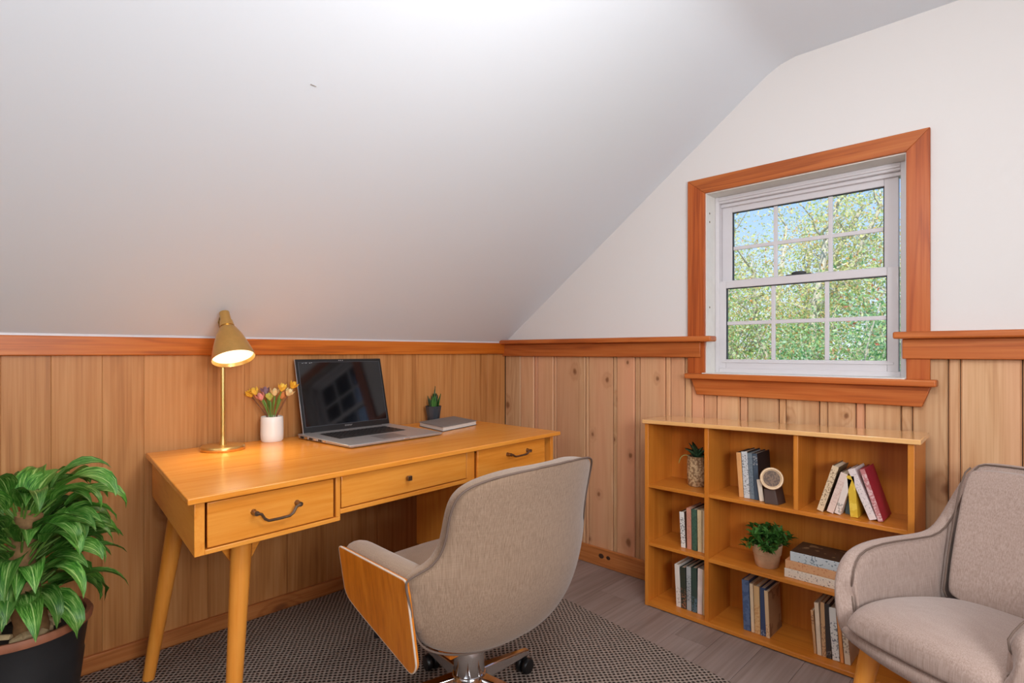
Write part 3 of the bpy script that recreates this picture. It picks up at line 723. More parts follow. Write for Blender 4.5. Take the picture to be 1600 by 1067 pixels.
for r_ in range(6):
    n = 15 if r_ else 5
    for k in range(n):
        x0 = -0.181+0.342*k/n; x1 = x0+0.342/n-0.003; y0 = -0.032+0.0262*r_; y1 = y0+0.0225
        g.hexa([(x0, y0, 0.0006), (x1, y0, 0.0006), (x1, y1, 0.0006), (x0, y1, 0.0006), (x0+.0015, y0+.0015, 0.003), (x1-.0015, y0+.0015, 0.003), (x1-.0015, y1-.0015, 0.003), (x0+.0015, y1-.0015, 0.003)], MK)
ky = g.make('keys', M_key, base_, smooth=0); ky['kind'] = 'stuff'
g = G(); g.box((-0.055, -0.165, -0.001), (0.065, -0.065, 0.0004), MK); g.make('touchpad', plain('touchpad_grey', srgb(140, 138, 138), 0.4, 0.5), base_, bevel=0.0003)
for k in range(6):
    g = G(); y0 = 0.165-k*0.036; g.box((-w_-0.0006, y0-0.011, 0.007), (-w_+0.010, y0+0.011, 0.0145)); g.make('port', M_blackp if k % 2 == 0 else M_chrome, base_, smooth=0)
g = G(); g.box((0.02, -d_-0.0015, 0.008), (0.05, -d_+0.005, 0.013)); g.make('latch', M_chrome, base_, bevel=0.001)
HM = Matrix.Translation((0.008, d_-0.012, 0.0225)) @ Matrix.Rotation(R(-13.5), 4, 'X')
lw, lh = 0.231, 0.335
g = G(); g.box((-lw, 0.0035, 0), (lw, 0.009, lh), HM); lid = g.make('lid', M_alu, lap, bevel=0.003)
g = G(); g.box((-lw+.0008, 0.0, 0.001), (lw-.0008, 0.0038, lh-.001), HM); bz = g.make('bezel', M_blackp, lid, bevel=0.0018)
g = G(); g.box((-lw+.014, -0.0008, 0.026), (lw-.014, 0.001, lh-.016), HM); g.make('screen', M_screen, lid, smooth=0)
g = G()
for a, b2 in (((-lw+.0125, 0.0245), (lw-.0125, 0.026)), ((-lw+.0125, lh-.016), (lw-.0125, lh-.0148)), ((-lw+.0125, .0245), (-lw+.014, lh-.015)), ((lw-.014, .0245), (lw-.0125, lh-.015))):
    g.box((a[0], -0.0012, a[1]), (b2[0], 0.001, b2[1]), HM)
g.make('screen_rim', plain('rim_grey', srgb(96, 98, 106), 0.3, 0.4), lid, smooth=0)
g = G()
xx = -0.022
for k, (wd, hh) in enumerate(((.005, .006), (.004, .005), (.005, .0055), (.004, .006), (.005, .005), (.006, .0055))):
    g.box((xx, -0.0012, 0.0125), (xx+0.0012, 0.0, 0.0125+hh), HM); g.box((xx, -0.0012, 0.0125+hh-0.0014), (xx+wd, 0.0, 0.0125+hh), HM)
    if k % 2 == 0: g.box((xx, -0.0012, 0.0125), (xx+wd, 0.0, 0.0137), HM)
    xx += wd+0.002
em_ = g.make('emblem', M_silver, lid, smooth=0); em_['kind'] = 'stuff'
g = G()
for q in (-0.012, -0.003, 0.007): g.box((q, -0.0012, lh-.010), (q+0.005, 0.0, lh-.0075), HM)
for q in range(6): g.box((-0.2+q*0.009, -0.0012, lh-.0205+(q % 2)*0.0015), (-0.195+q*0.009, 0.0, lh-.019+(q % 3)*0.001), HM)
cm_ = g.make('camera_marks', M_silver, lid, smooth=0); cm_['kind'] = 'stuff'
g = G(); g.tube([(-0.19, d_-0.006, 0.022), (0.19, d_-0.006, 0.022)], 0.007, 10); g.make('hinge', M_blackp, lap)

# ------------------------------------------------------------------ notebook
NBc = Vector((0.236, -0.654, 0.77))
nb = empty('notebook', NBc, 'grey hardcover notebook lying on the desk beside the dark pot', 'notebook')
L_, F_, R_, B_ = [Vector(p)-Vector((NBc.x, NBc.y)) for p in ((0.154, -0.777), (0.40, -0.82), (0.328, -0.537), (0.085, -0.49))]
def quadbox(g, s, z0, z1):
    q = [p*s for p in (L_, F_, R_, B_)]
    g.hexa([(p.x, p.y, z0) for p in q]+[(p.x, p.y, z1) for p in q]); return g
M_nb = plain('grey_cover', srgb(128, 124, 122), 0.55, var=0.08, vscale=30, bmp=0.1)
quadbox(G(), 1.0, 0.0, 0.003).make('back_cover', plain('dark_cover', srgb(70, 66, 66), 0.5), nb, bevel=0.001)
quadbox(G(), 0.97, 0.003, 0.020).make('pages', plain('white_pages', srgb(214, 208, 202), 0.8, var=0.06, vscale=200), nb, smooth=0)
quadbox(G(), 1.0, 0.020, 0.0235).make('front_cover', M_nb, nb, bevel=0.001)

# ------------------------------------------------------------------ dark pot with spiky succulent on the desk
PB = Vector((0.066, -0.617, 0.77))
pot = empty('potted_succulent', PB, 'upright green succulent in a dark glazed pot at the back of the desk', 'plant')
g = G(); g.lathe([(0.0005, 0), (0.030, 0), (0.032, 0.003), (0.0385, 0.05), (0.044, 0.084), (0.0455, 0.086), (0.044, 0.088), (0.041, 0.086), (0.039, 0.072), (0.0005, 0.072)], 10)
g.make('pot', plain('slate_glaze', srgb(58, 62, 68), 0.16, spec=0.6, var=0.15, vscale=20), pot, smooth=25)
g = G(); g.lathe([(0.0005, 0.079), (0.02, 0.079), (0.0395, 0.0745)], 16, cap=False); g.make('soil', M_soil, pot)
rr = random.Random(4)
def blade(base, direction, L, w, curve=0.2, n=6, fold=0.15):
    """tapered leaf with a folded midrib; returns rows for a grid and uv"""
    d = Vector(direction).normalized(); sd = d.cross(Vector((0, 0, 1)))
    if sd.length < 1e-3: sd = Vector((1, 0, 0))
    sd.normalize(); rows = []; p = Vector(base)
    for i in range(n+1):
        t = i/n; ww = w*(math.sin(PI*(0.12+0.88*t)**0.8) if t < 1 else 0.02)
        nn = sd.cross(d); rows.append([p-sd*ww/2+nn*ww*fold, p, p+sd*ww/2+nn*ww*fold])
        p = p+d*L/n; d = (d+Vector((0, 0, -curve/n*1.6))).normalized()
    return rows
def leaf_mesh(name, rows, mat):
    g = G(); g.grid(rows); me = bpy.data.meshes.new(name); me.from_pydata(g.v, [], g.f); me.shade_smooth()
    nu = len(rows[0]); nv = len(rows); uv = me.uv_layers.new(name='UVMap')
    for lo_ in me.loops:
        vi = lo_.vertex_index; uv.data[lo_.index].uv = ((vi % nu)/(nu-1), (vi//nu)/(nv-1))
    me.materials.append(mat); return me
for k in range(22):
    a = rr.uniform(0, 2*PI); r0 = rr.uniform(0.004, 0.032); tilt = r0*6
    L = rr.uniform(0.05, 0.085) if k else 0.12
    rows = blade((r0*math.cos(a), r0*math.sin(a), 0.075), (math.cos(a)*tilt, math.sin(a)*tilt, 1), L, 0.014, 0.0, 5, 0.5)
    o = obj('leaf', leaf_mesh('leaf', rows, M_leafS if k % 3 else M_succ), None, pot, solid=0.004)

# ------------------------------------------------------------------ outlet behind the plant
ob = Vector((0.0, -2.172, 0.54))
wo_ = empty('wall_outlet', ob, 'small dark brown outlet plate on the pine wall behind the leafy plant', 'outlet')
g = G(); g.box((0, -0.036, -0.057), (0.006, 0.036, 0.057)); pl_ = g.make('plate', plain('brown_plate', srgb(74, 44, 26), 0.4), wo_, bevel=0.003)
for zz in (-0.022, 0.022):
    g = G(); g.lathe([(0.015, 0), (0.015, 0.003)], 14, Matrix.Translation((0.006, 0, zz)) @ Matrix.Rotation(R(90), 4, 'Y')); g.make('socket', M_blackp, wo_)

# ------------------------------------------------------------------ big floor plant
FP = Vector((0.32, -2.33, 0.0))
fp = empty('floor_plant', FP, 'large leafy green plant with a cane trunk in a black pot left of the desk', 'plant')
g = G(); g.lathe([(0.0005, 0.011), (0.118, 0.011), (0.122, 0.016), (0.142, 0.16), (0.152, 0.245), (0.150, 0.255), (0.163, 0.35), (0.158, 0.354), (0.150, 0.30), (0.0005, 0.30)], 40); g.make('pot', M_potblk, fp, smooth=50)
g = G(); g.lathe([(0.160, 0.342), (0.171, 0.346), (0.173, 0.360), (0.168, 0.368), (0.156, 0.366), (0.154, 0.350)], 40, cap=False, closed=True); g.make('pot_rim', M_terr, fp, smooth=60)
g = G(); g.lathe([(0.0005, 0.336), (0.09, 0.332), (0.153, 0.322)], 24, cap=False); g.make('soil', M_soil, fp)
rr = random.Random(12)
for k in range(22):
    a = rr.uniform(0, 2*PI); r0 = rr.uniform(0.045, 0.115)
    g = G(); s_ = rr.uniform(0.014, 0.032)
    g.hexa([(-s_, -s_*.6, -s_*.4), (s_*rr.uniform(.7, 1.2), -s_*.7, -s_*.4), (s_, s_*.6, -s_*.3), (-s_*rr.uniform(.6, 1.1), s_*.7, -s_*.4), (-s_*.7, -s_*.4, s_*.4), (s_*.7, -s_*.3, s_*.3), (s_*.6, s_*.5, s_*.5), (-s_*.8, s_*.4, s_*.3)],
           Matrix.Translation((r0*math.cos(a), r0*math.sin(a), 0.345)) @ Euler((rr.uniform(-.4, .4), rr.uniform(-.4, .4), rr.uniform(0, 6))).to_matrix().to_4x4())
    g.make('bark_chip', M_bark, fp, bevel=0.003)
g = G(); tp_ = []; rad = []
for k in range(14):
    z = 0.32+0.36*k/13; tp_.append((0.034+0.014*math.sin(k*0.55), 0.012+0.012*math.cos(k*0.4), z)); rad.append(0.040-0.0008*k+(0.003 if k % 2 else 0))
g.tube(tp_, rad, 18); g.make('trunk', M_trunk, fp, smooth=60)
def drop_leaf(base, az, e0, L, w, droop, pet, parent, n=9, twist=0.0, wave=0.0):
    p = Vector(base); hd = Vector((math.cos(az), math.sin(az), 0)); pts = [tuple(p)]
    e = e0
    for k in range(4):
        p = p+(hd*math.cos(e)+Vector((0, 0, math.sin(e))))*pet/4; pts.append(tuple(p))
    rows = []; sd = Vector((-math.sin(az), math.cos(az), 0))
    for i in range(n+1):
        t = i/n; d = hd*math.cos(e)+Vector((0, 0, math.sin(e))); nn = d.cross(sd)*-1
        if nn.z < 0 and e > -PI/2: nn = -nn
        s2 = (sd*math.cos(twist*t)+nn*math.sin(twist*t)); n2 = (nn*math.cos(twist*t)-sd*math.sin(twist*t))
        ww = w*max(0.03, math.sin(PI*min(1, (0.06+0.94*t)**0.72)))*(1 if t < 1 else 0.2)
        wv = wave*math.sin(t*11+az*3)*ww
        rows.append([p-s2*ww*.5+n2*(ww*.20+wv), p-s2*ww*.26+n2*ww*.06, p, p+s2*ww*.26+n2*ww*.06, p+s2*ww*.5+n2*(ww*.20-wv)])
        p = p+d*L/n; e -= droop/n*(0.5+t)
    o = obj('leaf', leaf_mesh('leaf', rows, M_leaf), None, parent)
    g = G(); g.tube(pts, [0.004, 0.0035, 0.003, 0.003, 0.0025], 6); g.make('leaf_stalk', M_stem, o)
    return o
rr = random.Random(33)
for k in range(118):
    az = k*2.39996+rr.uniform(-.3, .3); tier = (k % 59)/59
    base = (0.028+0.012*math.cos(az), 0.012*math.sin(az), 0.41+0.265*tier)
    e0 = R(rr.uniform(5, 40)+30*tier); L = rr.uniform(0.15, 0.21); w = rr.uniform(0.055, 0.082)
    drop_leaf(base, az, e0, L, w, R(rr.uniform(110, 165)), rr.uniform(0.05, 0.12)*(0.8+0.3*tier), fp, twist=rr.uniform(-.8, .8), wave=rr.uniform(0, .12))
for az_, e_, L in ((-1.9, 14, 0.13), (-1.35, 4, 0.15), (-0.85, 12, 0.15), (-0.35, 18, 0.13), (-2.6, 6, 0.14)):
    drop_leaf((0.034+0.03*math.cos(az_), 0.012+0.03*math.sin(az_), 0.46), az_+0.35, R(e_), L, 0.07, R(85), 0.03, fp)

# ------------------------------------------------------------------ bookcase
BC = Vector((1.65, -0.14, 0.0)); TB = Matrix.Translation(-BC)
bc = empty('bookcase', BC, 'low honey-coloured wooden bookcase with open compartments under the window', 'bookcase')
def bpart(name, mat, a, b_, bevel=0.0015):
    g = G(); g.box(a, b_, TB); return g.make(name, mat, bc, bevel=bevel)
YF, YB = -0.25, -0.032
g = G(); g.hexa([(1.141, -0.262, 0.826), (2.176, -0.262, 0.846), (2.168, YB, 0.846), (1.141, YB, 0.826), (1.141, -0.262, 0.843), (2.176, -0.262, 0.863), (2.168, YB, 0.863), (1.141, YB, 0.843)], TB); g.make('top_board', M_shTopLit, bc, bevel=0.002)
def slopez(x): return 0.826+0.020*(x-1.141)/1.035
for nm, x0, x1, z0 in (('side_panel', 1.148, 1.166, 0.0), ('side_panel', 2.138, 2.157, 0.0), ('partition', 1.43, 1.449, 0.018), ('partition', 1.781, 1.798, 0.556)):
    g = G(); yf = YF if nm == 'side_panel' else YF+0.002
    g.hexa([(x0, yf, z0), (x1, yf, z0), (x1, YB, z0), (x0, YB, z0), (x0, yf, slopez(x0)), (x1, yf, slopez(x1)), (x1, YB, slopez(x1)), (x0, YB, slopez(x0))], TB); g.make(nm, M_shZ, bc, bevel=0.0015)
bpart('shelf', M_shX, (1.166, YF+0.003, 0.536), (1.43, YB, 0.552)); bpart('shelf', M_shX, (1.449, YF+0.003, 0.540), (2.138, YB, 0.556))
bpart('shelf', M_shX, (1.166, YF+0.003, 0.273), (1.43, YB, 0.288)); bpart('shelf', M_shX, (1.449, YF+0.003, 0.270), (2.138, YB, 0.286))
bpart('bottom_board', M_shX, (1.166, YF-0.004, 0.004), (2.138, YB, 0.020))
g = G(); g.hexa([(1.15, YB, 0.0), (2.155, YB, 0.0), (2.155, YB+0.008, 0.0), (1.15, YB+0.008, 0.0), (1.15, YB, 0.826), (2.155, YB, 0.846), (2.155, YB+0.008, 0.846), (1.15, YB+0.008, 0.826)], TB); g.make('back_panel', M_shZ, bc, smooth=0)

# ------------------------------------------------------------------ books
BLK = srgb(34, 32, 34)
def book(label, group, x0, x1, z, h, lean, base, ink=None, cover=None, yf=-0.205, depth=0.135, band=(0.2, 0.8), scale=170, pages_on_spine=False, lo=0.52):
    th = x1-x0; right = lean > 0
    px = x1 if right else x0
    # pivot: the bottom corner that stays on the shelf
    o = empty('book', (px, yf, z), label, 'book', group); o.rotation_euler = (0, R(lean), 0)
    a, b_ = ((-th, 0) if right else (0, th)); t = min(0.0025, th*0.2)
    col = srgb(*base); cov = srgb(*cover) if cover else col
    mc = plain('book_cover', cov, 0.5, var=0.12, vscale=18)
    ms = mark_print('book_spine', col, srgb(*ink), band=('Z', h*band[0], h*band[1]), scale=scale, lo=lo) if ink else plain('book_spine', col, 0.55, var=0.1, vscale=20)
    g = G(); g.box((a, 0, 0), (a+t, depth, h)); g.box((b_-t, 0, 0), (b_, depth, h)); g.make('cover', mc, o, bevel=0.0006)
    g = G(); g.box((a+.0001, -0.0015, 0.0), (b_-.0001, 0.0035, h)); g.make('spine', ms, o, bevel=0.0012)
    g = G(); g.box((a+t, 0.0035, 0.003), (b_-t, depth-0.004, h-0.004)); g.make('pages', M_page, o, smooth=0)
    return o
Z1L, Z1, Z2L, Z2, Z3 = 0.552, 0.556, 0.288, 0.286, 0.020
GA = 'books in the upper middle compartment'
book('slim tan book, first in the leaning row beside the round dish', GA, 1.560, 1.579, Z1, 0.182, -4.0, (222, 160, 100), cover=(60, 50, 46))
book('black book with a white lettered spine label beside the tan book', GA, 1.580, 1.604, Z1, 0.188, -3.6, (206, 206, 206), (40, 40, 44), (28, 27, 28), band=(0.06, 0.94), lo=0.56)
book('grey-blue book between the two black books near the round dish', GA, 1.6045, 1.6225, Z1, 0.184, -3.6, (112, 124, 132), (80, 92, 104), band=(0.1, 0.9))
book('black book with a blue-grey spine and a dark cover behind the round dish', GA, 1.6235, 1.6425, Z1, 0.186, -3.4, (64, 78, 92), (150, 150, 150), (30, 28, 30), band=(0.7, 0.95))
book('short white book with a dark cover in front of the round dish', GA, 1.6455, 1.664, Z1, 0.086, -8.0, (226, 212, 192), cover=(52, 40, 34), yf=-0.215, depth=0.1)
GB = 'books in the middle left compartment'
book('short white book with black spine print, first in the middle left compartment', GB, 1.303, 1.325, Z2L, 0.156, -3.0, (232, 228, 222), (40, 36, 36), (90, 60, 46), band=(0.1, 0.85))
book('salmon-pink book in the middle left compartment', GB, 1.331, 1.352, Z2L, 0.178, -1.0, (206, 142, 118), (190, 120, 98), band=(0.2, 0.9))
book('dark green book in the middle left compartment', GB, 1.3545, 1.378, Z2L, 0.178, -1.0, (66, 98, 78), (48, 74, 60), (40, 60, 50), band=(0.0, 1.0))
book('cream book next to the green book in the middle left compartment', GB, 1.381, 1.4005, Z2L, 0.180, -0.8, (226, 204, 160), (210, 186, 140))
book('cream book against the partition in the middle left compartment', GB, 1.402, 1.419, Z2L, 0.182, 0.0, (222, 198, 158))
GC = 'books in the bottom left compartment'
book('white book, first in the bottom left compartment', GC, 1.281, 1.303, Z3, 0.186, -3.0, (230, 218, 206), (130, 90, 76), band=(0.05, 0.5), lo=0.6)
book('dark patterned book with red specks in the bottom left compartment', GC, 1.304, 1.328, Z3, 0.180, -2.0, (54, 58, 44), (170, 110, 80), (40, 44, 36), band=(0, 0.5))
book('light grey book in the bottom left compartment', GC, 1.3305, 1.352, Z3, 0.190, -0.9, (172, 174, 172), (100, 104, 104), (54, 66, 58))
book('dark green book with a blue foot in the bottom left compartment', GC, 1.3545, 1.378, Z3, 0.192, -0.9, (54, 72, 62), (92, 118, 132), (36, 50, 44), band=(0, 0.35), lo=0.45)
book('pinkish white book in the bottom left compartment', GC, 1.379, 1.4005, Z3, 0.196, 0.6, (232, 214, 204))
book('tan book against the partition in the bottom left compartment', GC, 1.4025, 1.419, Z3, 0.194, 0.0, (206, 176, 134))
GD = 'books in the middle of the bottom compartment'
book('tall blue book, first of the five beside the beige illustrated one', GD, 1.578, 1.606, Z3, 0.202, -2.2, (92, 112, 146), (62, 84, 122), band=(0, 1), lo=0.5, scale=60)
book('slim cream book right of the tall blue one', GD, 1.609, 1.622, Z3, 0.194, -2.2, (230, 204, 168))
book('tan book with speckled spine in the middle of the bottom compartment', GD, 1.623, 1.645, Z3, 0.190, -1.5, (222, 182, 128), (196, 140, 84), band=(0, 0.6))
book('navy blue book in the middle of the bottom compartment', GD, 1.646, 1.667, Z3, 0.190, -1.0, (58, 72, 106), (150, 160, 180), band=(0, 0.12), lo=0.5)
o = book('beige book with a faded map-like cover facing right', GD, 1.669, 1.683, Z3, 0.184, -2.6, (224, 190, 146), (170, 120, 80), band=(0.05, 0.3), yf=-0.21)
mcov = mark_print('faded_cover', srgb(186, 150, 112), srgb(132, 100, 72), scale=28, lo=0.54, wear=0.3)
g = G(); g.box((0.0135, 0.002, 0.004), (0.0146, 0.133, 0.180)); g.make('cover_picture', mcov, o, smooth=0)
GE = 'books at the right of the bottom compartment'
book('short thin tan book, first of the row behind the armchair', GE, 1.841, 1.850, Z3, 0.158, -4.6, (206, 158, 112), (120, 70, 40), band=(0.7, 0.9))
book('cream book second in the row behind the armchair', GE, 1.852, 1.867, Z3, 0.192, -3.3, (228, 206, 178))
book('tan spotted book in the row behind the armchair', GE, 1.868, 1.882, Z3, 0.200, -1.8, (206, 164, 120), (140, 96, 66), band=(0, 0.6))
book('dark charcoal book in the row behind the armchair', GE, 1.883, 1.900, Z3, 0.198, -2.2, (58, 52, 50), (140, 130, 120), band=(0.0, 0.15))
book('white book with dark spine letters in the row behind the armchair', GE, 1.903, 1.927, Z3, 0.190, -4.2, (222, 220, 214), (60, 70, 84), (150, 120, 90), band=(0.05, 0.75), lo=0.54)
book('orange book in the row behind the armchair', GE, 1.929, 1.940, Z3, 0.186, -4.5, (214, 140, 78))
book('beige book, last in the row behind the armchair', GE, 1.943, 1.962, Z3, 0.180, -5.0, (214, 194, 168), (120, 100, 90))
GF = 'leaning books in the upper right compartment'
book('cream book with lettered spine leaning right, first of the leaning pile', GF, 1.849, 1.871, Z1, 0.180, 17.0, (222, 196, 160), (120, 92, 66), (112, 92, 66), band=(0.12, 0.92), lo=0.53)
book('pinkish white book leaning right behind the lettered cream one', GF, 1.882, 1.905, Z1, 0.158, 17.2, (226, 200, 186), (204, 170, 156), (150, 130, 116))
book('short white book leaning right, third of the leaning pile', GF, 1.9075, 1.928, Z1, 0.140, 16.0, (228, 212, 200), (150, 140, 130), band=(0.05, 0.3))
book('small teal book upright under the leaning ones', GF, 1.936, 1.957, Z1, 0.062, 0.0, (84, 104, 106), yf=-0.17, depth=0.1)
book('yellow book standing nearly upright in the leaning pile', GF, 1.9605, 1.985, Z1, 0.148, -4.7, (216, 176, 48), (232, 200, 80), band=(0, 1), scale=40)
book('white paperback leaning steeply left against the yellow book', GF, 2.020, 2.043, Z1, 0.182, -22.0, (228, 212, 208), (160, 150, 150), band=(0.1, 0.9), lo=0.6)
book('red book leaning left, last of the leaning pile', GF, 2.046, 2.062, Z1, 0.184, -18.0, (190, 120, 120), (220, 190, 186), (170, 40, 58), band=(0, 0.9), lo=0.5)
# stack lying flat
GG = 'books stacked flat beside the leafy pot'
def flat_book(label, x0, x1, z, h, yf, depth, base, ink, cover, rz=0):
    o = empty('book', ((x0+x1)/2, yf, z), label, 'book', GG); o.rotation_euler = (0, 0, R(rz)); hw = (x1-x0)/2
    mc = plain('book_cover', srgb(*cover), 0.5, var=0.15, vscale=25); ms = mark_print('book_spine', srgb(*base), srgb(*ink), band=('X', -hw*0.85, hw*0.85), scale=150, lo=0.6)
    g = G(); g.box((-hw, 0, 0), (hw, depth, 0.0025)); g.box((-hw, 0, h-0.0025), (hw, depth, h)); g.make('cover', mc, o, bevel=0.0006)
    g = G(); g.box((-hw, -0.0015, 0.0001), (hw, 0.0035, h-.0001)); g.make('spine', ms, o, bevel=0.0015)
    g = G(); g.box((-hw+.004, 0.0035, 0.0025), (hw-.004, depth-.004, h-0.0025)); g.make('pages', M_page, o, smooth=0)
    return o
flat_book('white flat book with small dark marks, bottom of the stack', 1.741, 1.955, Z2, 0.0335, -0.222, 0.15, (232, 218, 200), (110, 92, 80), (214, 190, 160))
flat_book('salmon flat book in the middle of the stack', 1.743, 1.952, Z2+0.0336, 0.031, -0.219, 0.15, (226, 170, 122), (196, 120, 76), (220, 150, 100))
o = flat_book('light blue flat book with a dark brown cover, top of the stack', 1.760, 1.962, Z2+0.0647, 0.036, -0.216, 0.15, (206, 214, 216), (70, 96, 112), (74, 52, 36))
g = G(); g.box((-0.08, 0.03, 0.0355), (0.08, 0.13, 0.0364)); g.make('cover_picture', mark_print('brown_cover_print', srgb(84, 58, 40), srgb(166, 132, 96), scale=32, lo=0.6, wear=0.3), o, smooth=0)

# round dish
DP = Vector((1.692, -0.245, 0.6125))
dish = empty('round_dish', (1.699, -0.222, 0.556), 'round cream dish with a brown patterned centre propped against the books', 'dish')
nrm = Vector((0.42, -0.86, 0.22)).normalized(); MD = Matrix.Translation((-0.007, 0.004, 0.098)) @ nrm.to_track_quat('Z', 'Y').to_matrix().to_4x4()
# a low easel foot lets it stand on the shelf
g = G(); g.lathe([(0.0005, -0.010), (0.036, -0.010), (0.0425, -0.003), (0.043, 0.004), (0.041, 0.008), (0.036, 0.008), (0.0325, 0.003), (0.0005, 0.002)], 36, MD); g.make('body', plain('cream_dish', srgb(226, 192, 152), 0.5, var=0.08, vscale=30), dish, smooth=50)
g = G(); g.lathe([(0.0005, 0.0022), (0.0005, 0.0045), (0.031, 0.0045), (0.031, 0.0022)][1:], 32, MD); g.make('centre', mark_print('dish_centre', srgb(120, 90, 66), srgb(70, 50, 38), scale=140, lo=0.48), dish, smooth=0)
g = G(); g.hexa([(-0.028, -0.012, 0), (0.022, -0.006, 0), (0.030, 0.055, 0), (-0.024, 0.055, 0), (-0.034, -0.006, 0.056), (0.006, 0.004, 0.056), (0.016, 0.055, 0.066), (-0.032, 0.055, 0.066)])
g.make('stand', plain('dark_stand', srgb(70, 48, 38), 0.5), dish, bevel=0.002)

# small plant on the bookcase, upper left
SP = Vector((1.338, -0.125, Z1L))
sp = empty('potted_succulent', SP, 'dark-leaved succulent in a mottled beige pot in the upper left compartment', 'plant')
g = G(); g.lathe([(0.0005, 0), (0.034, 0), (0.038, 0.004), (0.042, 0.04), (0.0425, 0.09), (0.041, 0.128), (0.043, 0.133), (0.039, 0.133), (0.037, 0.118), (0.0005, 0.118)], 28)
mp, nt, b = newmat('mottled_pot'); v, t = coords(nt); c = ramp(nt, noise(nt, v, 95, 2), [(0.42, srgb(204, 176, 134)), (0.56, srgb(140, 108, 74))]); nt.links.new(c, b.inputs['Base Color']); b.inputs['Roughness'].default_value = 0.7; bump(nt, b, noise(nt, v, 95, 2), 0.7, 0.004)
g.make('pot', mp, sp, smooth=50)
g = G(); g.lathe([(0.0005, 0.124), (0.038, 0.120)], 16, cap=False); g.make('soil', M_soil, sp)
rr = random.Random(5)
for k in range(15):
    a = k*2.4; e0 = rr.uniform(25, 75); L = rr.uniform(0.055, 0.085)
    rows = blade((0.006*math.cos(a), 0.006*math.sin(a), 0.12), (math.cos(a)*math.cos(R(e0)), math.sin(a)*math.cos(R(e0)), math.sin(R(e0))), L, 0.030, 0.4, 6, 0.25)
    obj('leaf', leaf_mesh('leaf', rows, M_succ), None, sp, solid=0.0025)
for a in (3.6, 4.0):
    rows = blade((-0.03, -0.012, 0.125), (math.cos(a), math.sin(a)*0.6, 0.7), 0.07, 0.012, 2.2, 8, 0.2)
    obj('leaf', leaf_mesh('leaf', rows, plain('pale_leaf', srgb(178, 170, 96), 0.5)), None, sp, solid=0.0015)

# leafy plant in a clay pot on the middle shelf
CP = Vector((1.652, -0.155, Z2))
cp = empty('potted_plant', CP, 'bushy green plant in a pale clay pot on the middle shelf', 'plant')
g = G(); g.lathe([(0.0005, 0), (0.041, 0), (0.044, 0.003), (0.051, 0.05), (0.0535, 0.052), (0.058, 0.088), (0.056, 0.091), (0.052, 0.088), (0.049, 0.07), (0.0005, 0.07)], 32); g.make('pot', plain('clay_pot', srgb(206, 168, 132), 0.8, var=0.15, vscale=25, bmp=0.2), cp, smooth=40)
g = G(); g.lathe([(0.0005, 0.080), (0.051, 0.074)], 16, cap=False); g.make('soil', M_soil, cp)
rr = random.Random(8)
for k in range(38):
    a = rr.uniform(0, 2*PI); e0 = R(rr.uniform(15, 88)); d = Vector((math.cos(a)*math.cos(e0), math.sin(a)*math.cos(e0), math.sin(e0))); L = rr.uniform(0.05, 0.095)
    p0 = Vector((math.cos(a)*0.02, math.sin(a)*0.02, 0.075)); pts = [p0+d*L*j/4+Vector((0, 0, -0.012*(j/4)**2)) for j in range(5)]
    g = G(); g.tube(pts, 0.0012, 5); st = g.make('sprig', M_stem, cp)
    for j in range(2, 5):
        for s2 in range(4):
            dd = (d*0.6+Vector((rr.uniform(-1, 1), rr.uniform(-1, 1), rr.uniform(-.2, .8)))).normalized()
            rows = blade(pts[j], dd, rr.uniform(0.026, 0.04), 0.014, 0.5, 4, 0.25)
            obj('leaf', leaf_mesh('leaf', rows, M_leafS), None, st)

# ------------------------------------------------------------------ office chair (local x forward, y towards the left of the picture)
oc = empty('office_chair', (1.16, -1.325, 0.011), 'taupe upholstered swivel chair with plywood sides, drawn up to the desk', 'chair', rz=PI)
OUT = [(0.312, 0.06, -0.215), (0.315, 0.13, -0.218), (0.330, 0.215, -0.232), (0.362, 0.288, -0.250), (0.40, 0.323, -0.268), (0.46, 0.343, -0.288), (0.515, 0.354, -0.299), (0.548, 0.362, -0.303), (0.568, 0.362, -0.305), (0.583, 0.342, -0.307), (0.600, 0.314, -0.309), (0.63, 0.296, -0.313), (0.67, 0.288, -0.318), (0.72, 0.288, -0.326), (0.765, 0.283, -0.336), (0.796, 0.264, -0.343), (0.816, 0.215, -0.348), (0.827, 0.14, -0.351), (0.830, 0.07, -0.352)]
NU = 17
def back_pt(z, w, f, u, off=0.0):
    # u -1..1 ; the sides wrap forward
    wrap = 0.085*(1-0.10*max(0.0, min(1.0, (z-0.6)/0.2)))
    return Vector((f+wrap*abs(u)**2.4*(w/0.29)**2+off, w*u-0.005, z+0.012*(u > 0)*0))
def back_rows(off, sc=1.0):
    return [[back_pt(z, w*sc, f, -1+2*i/(NU-1), off) for i in range(NU)] for z, w, f in OUT]
outer = back_rows(0.0); inner = back_rows(0.06, 0.965)
g = G(); g.grid(outer); g.grid(inner)
n1 = len(OUT)*NU
for j in range(len(OUT)-1):
    for i in (0, NU-1):
        a, b_ = j*NU+i, (j+1)*NU+i; g.f.append((a, b_, b_+n1, a+n1))
for i in range(NU-1):
    for j in (0, len(OUT)-1):
        a = j*NU+i; g.f.append((a, a+1, a+1+n1, a+n1))
g.make('backrest', M_fabO, oc, smooth=180, subsurf=2)
edge_pts = [r[0]+Vector((0.001, -0.002, 0)) for r in outer]+[p+Vector((0.001, 0, 0.002)) for p in outer[-1][1:-1]]+[r[-1]+Vector((0.001, 0.002, 0)) for r in reversed(outer)]
def smooth_path(pts, it=2):
    pts = [Vector(p) for p in pts]
    for _ in range(it):
        q = [pts[0]]
        for a, b_ in zip(pts[:-1], pts[1:]): q += [a*.75+b_*.25, a*.25+b_*.75]
        pts = q+[pts[-1]]
    return pts
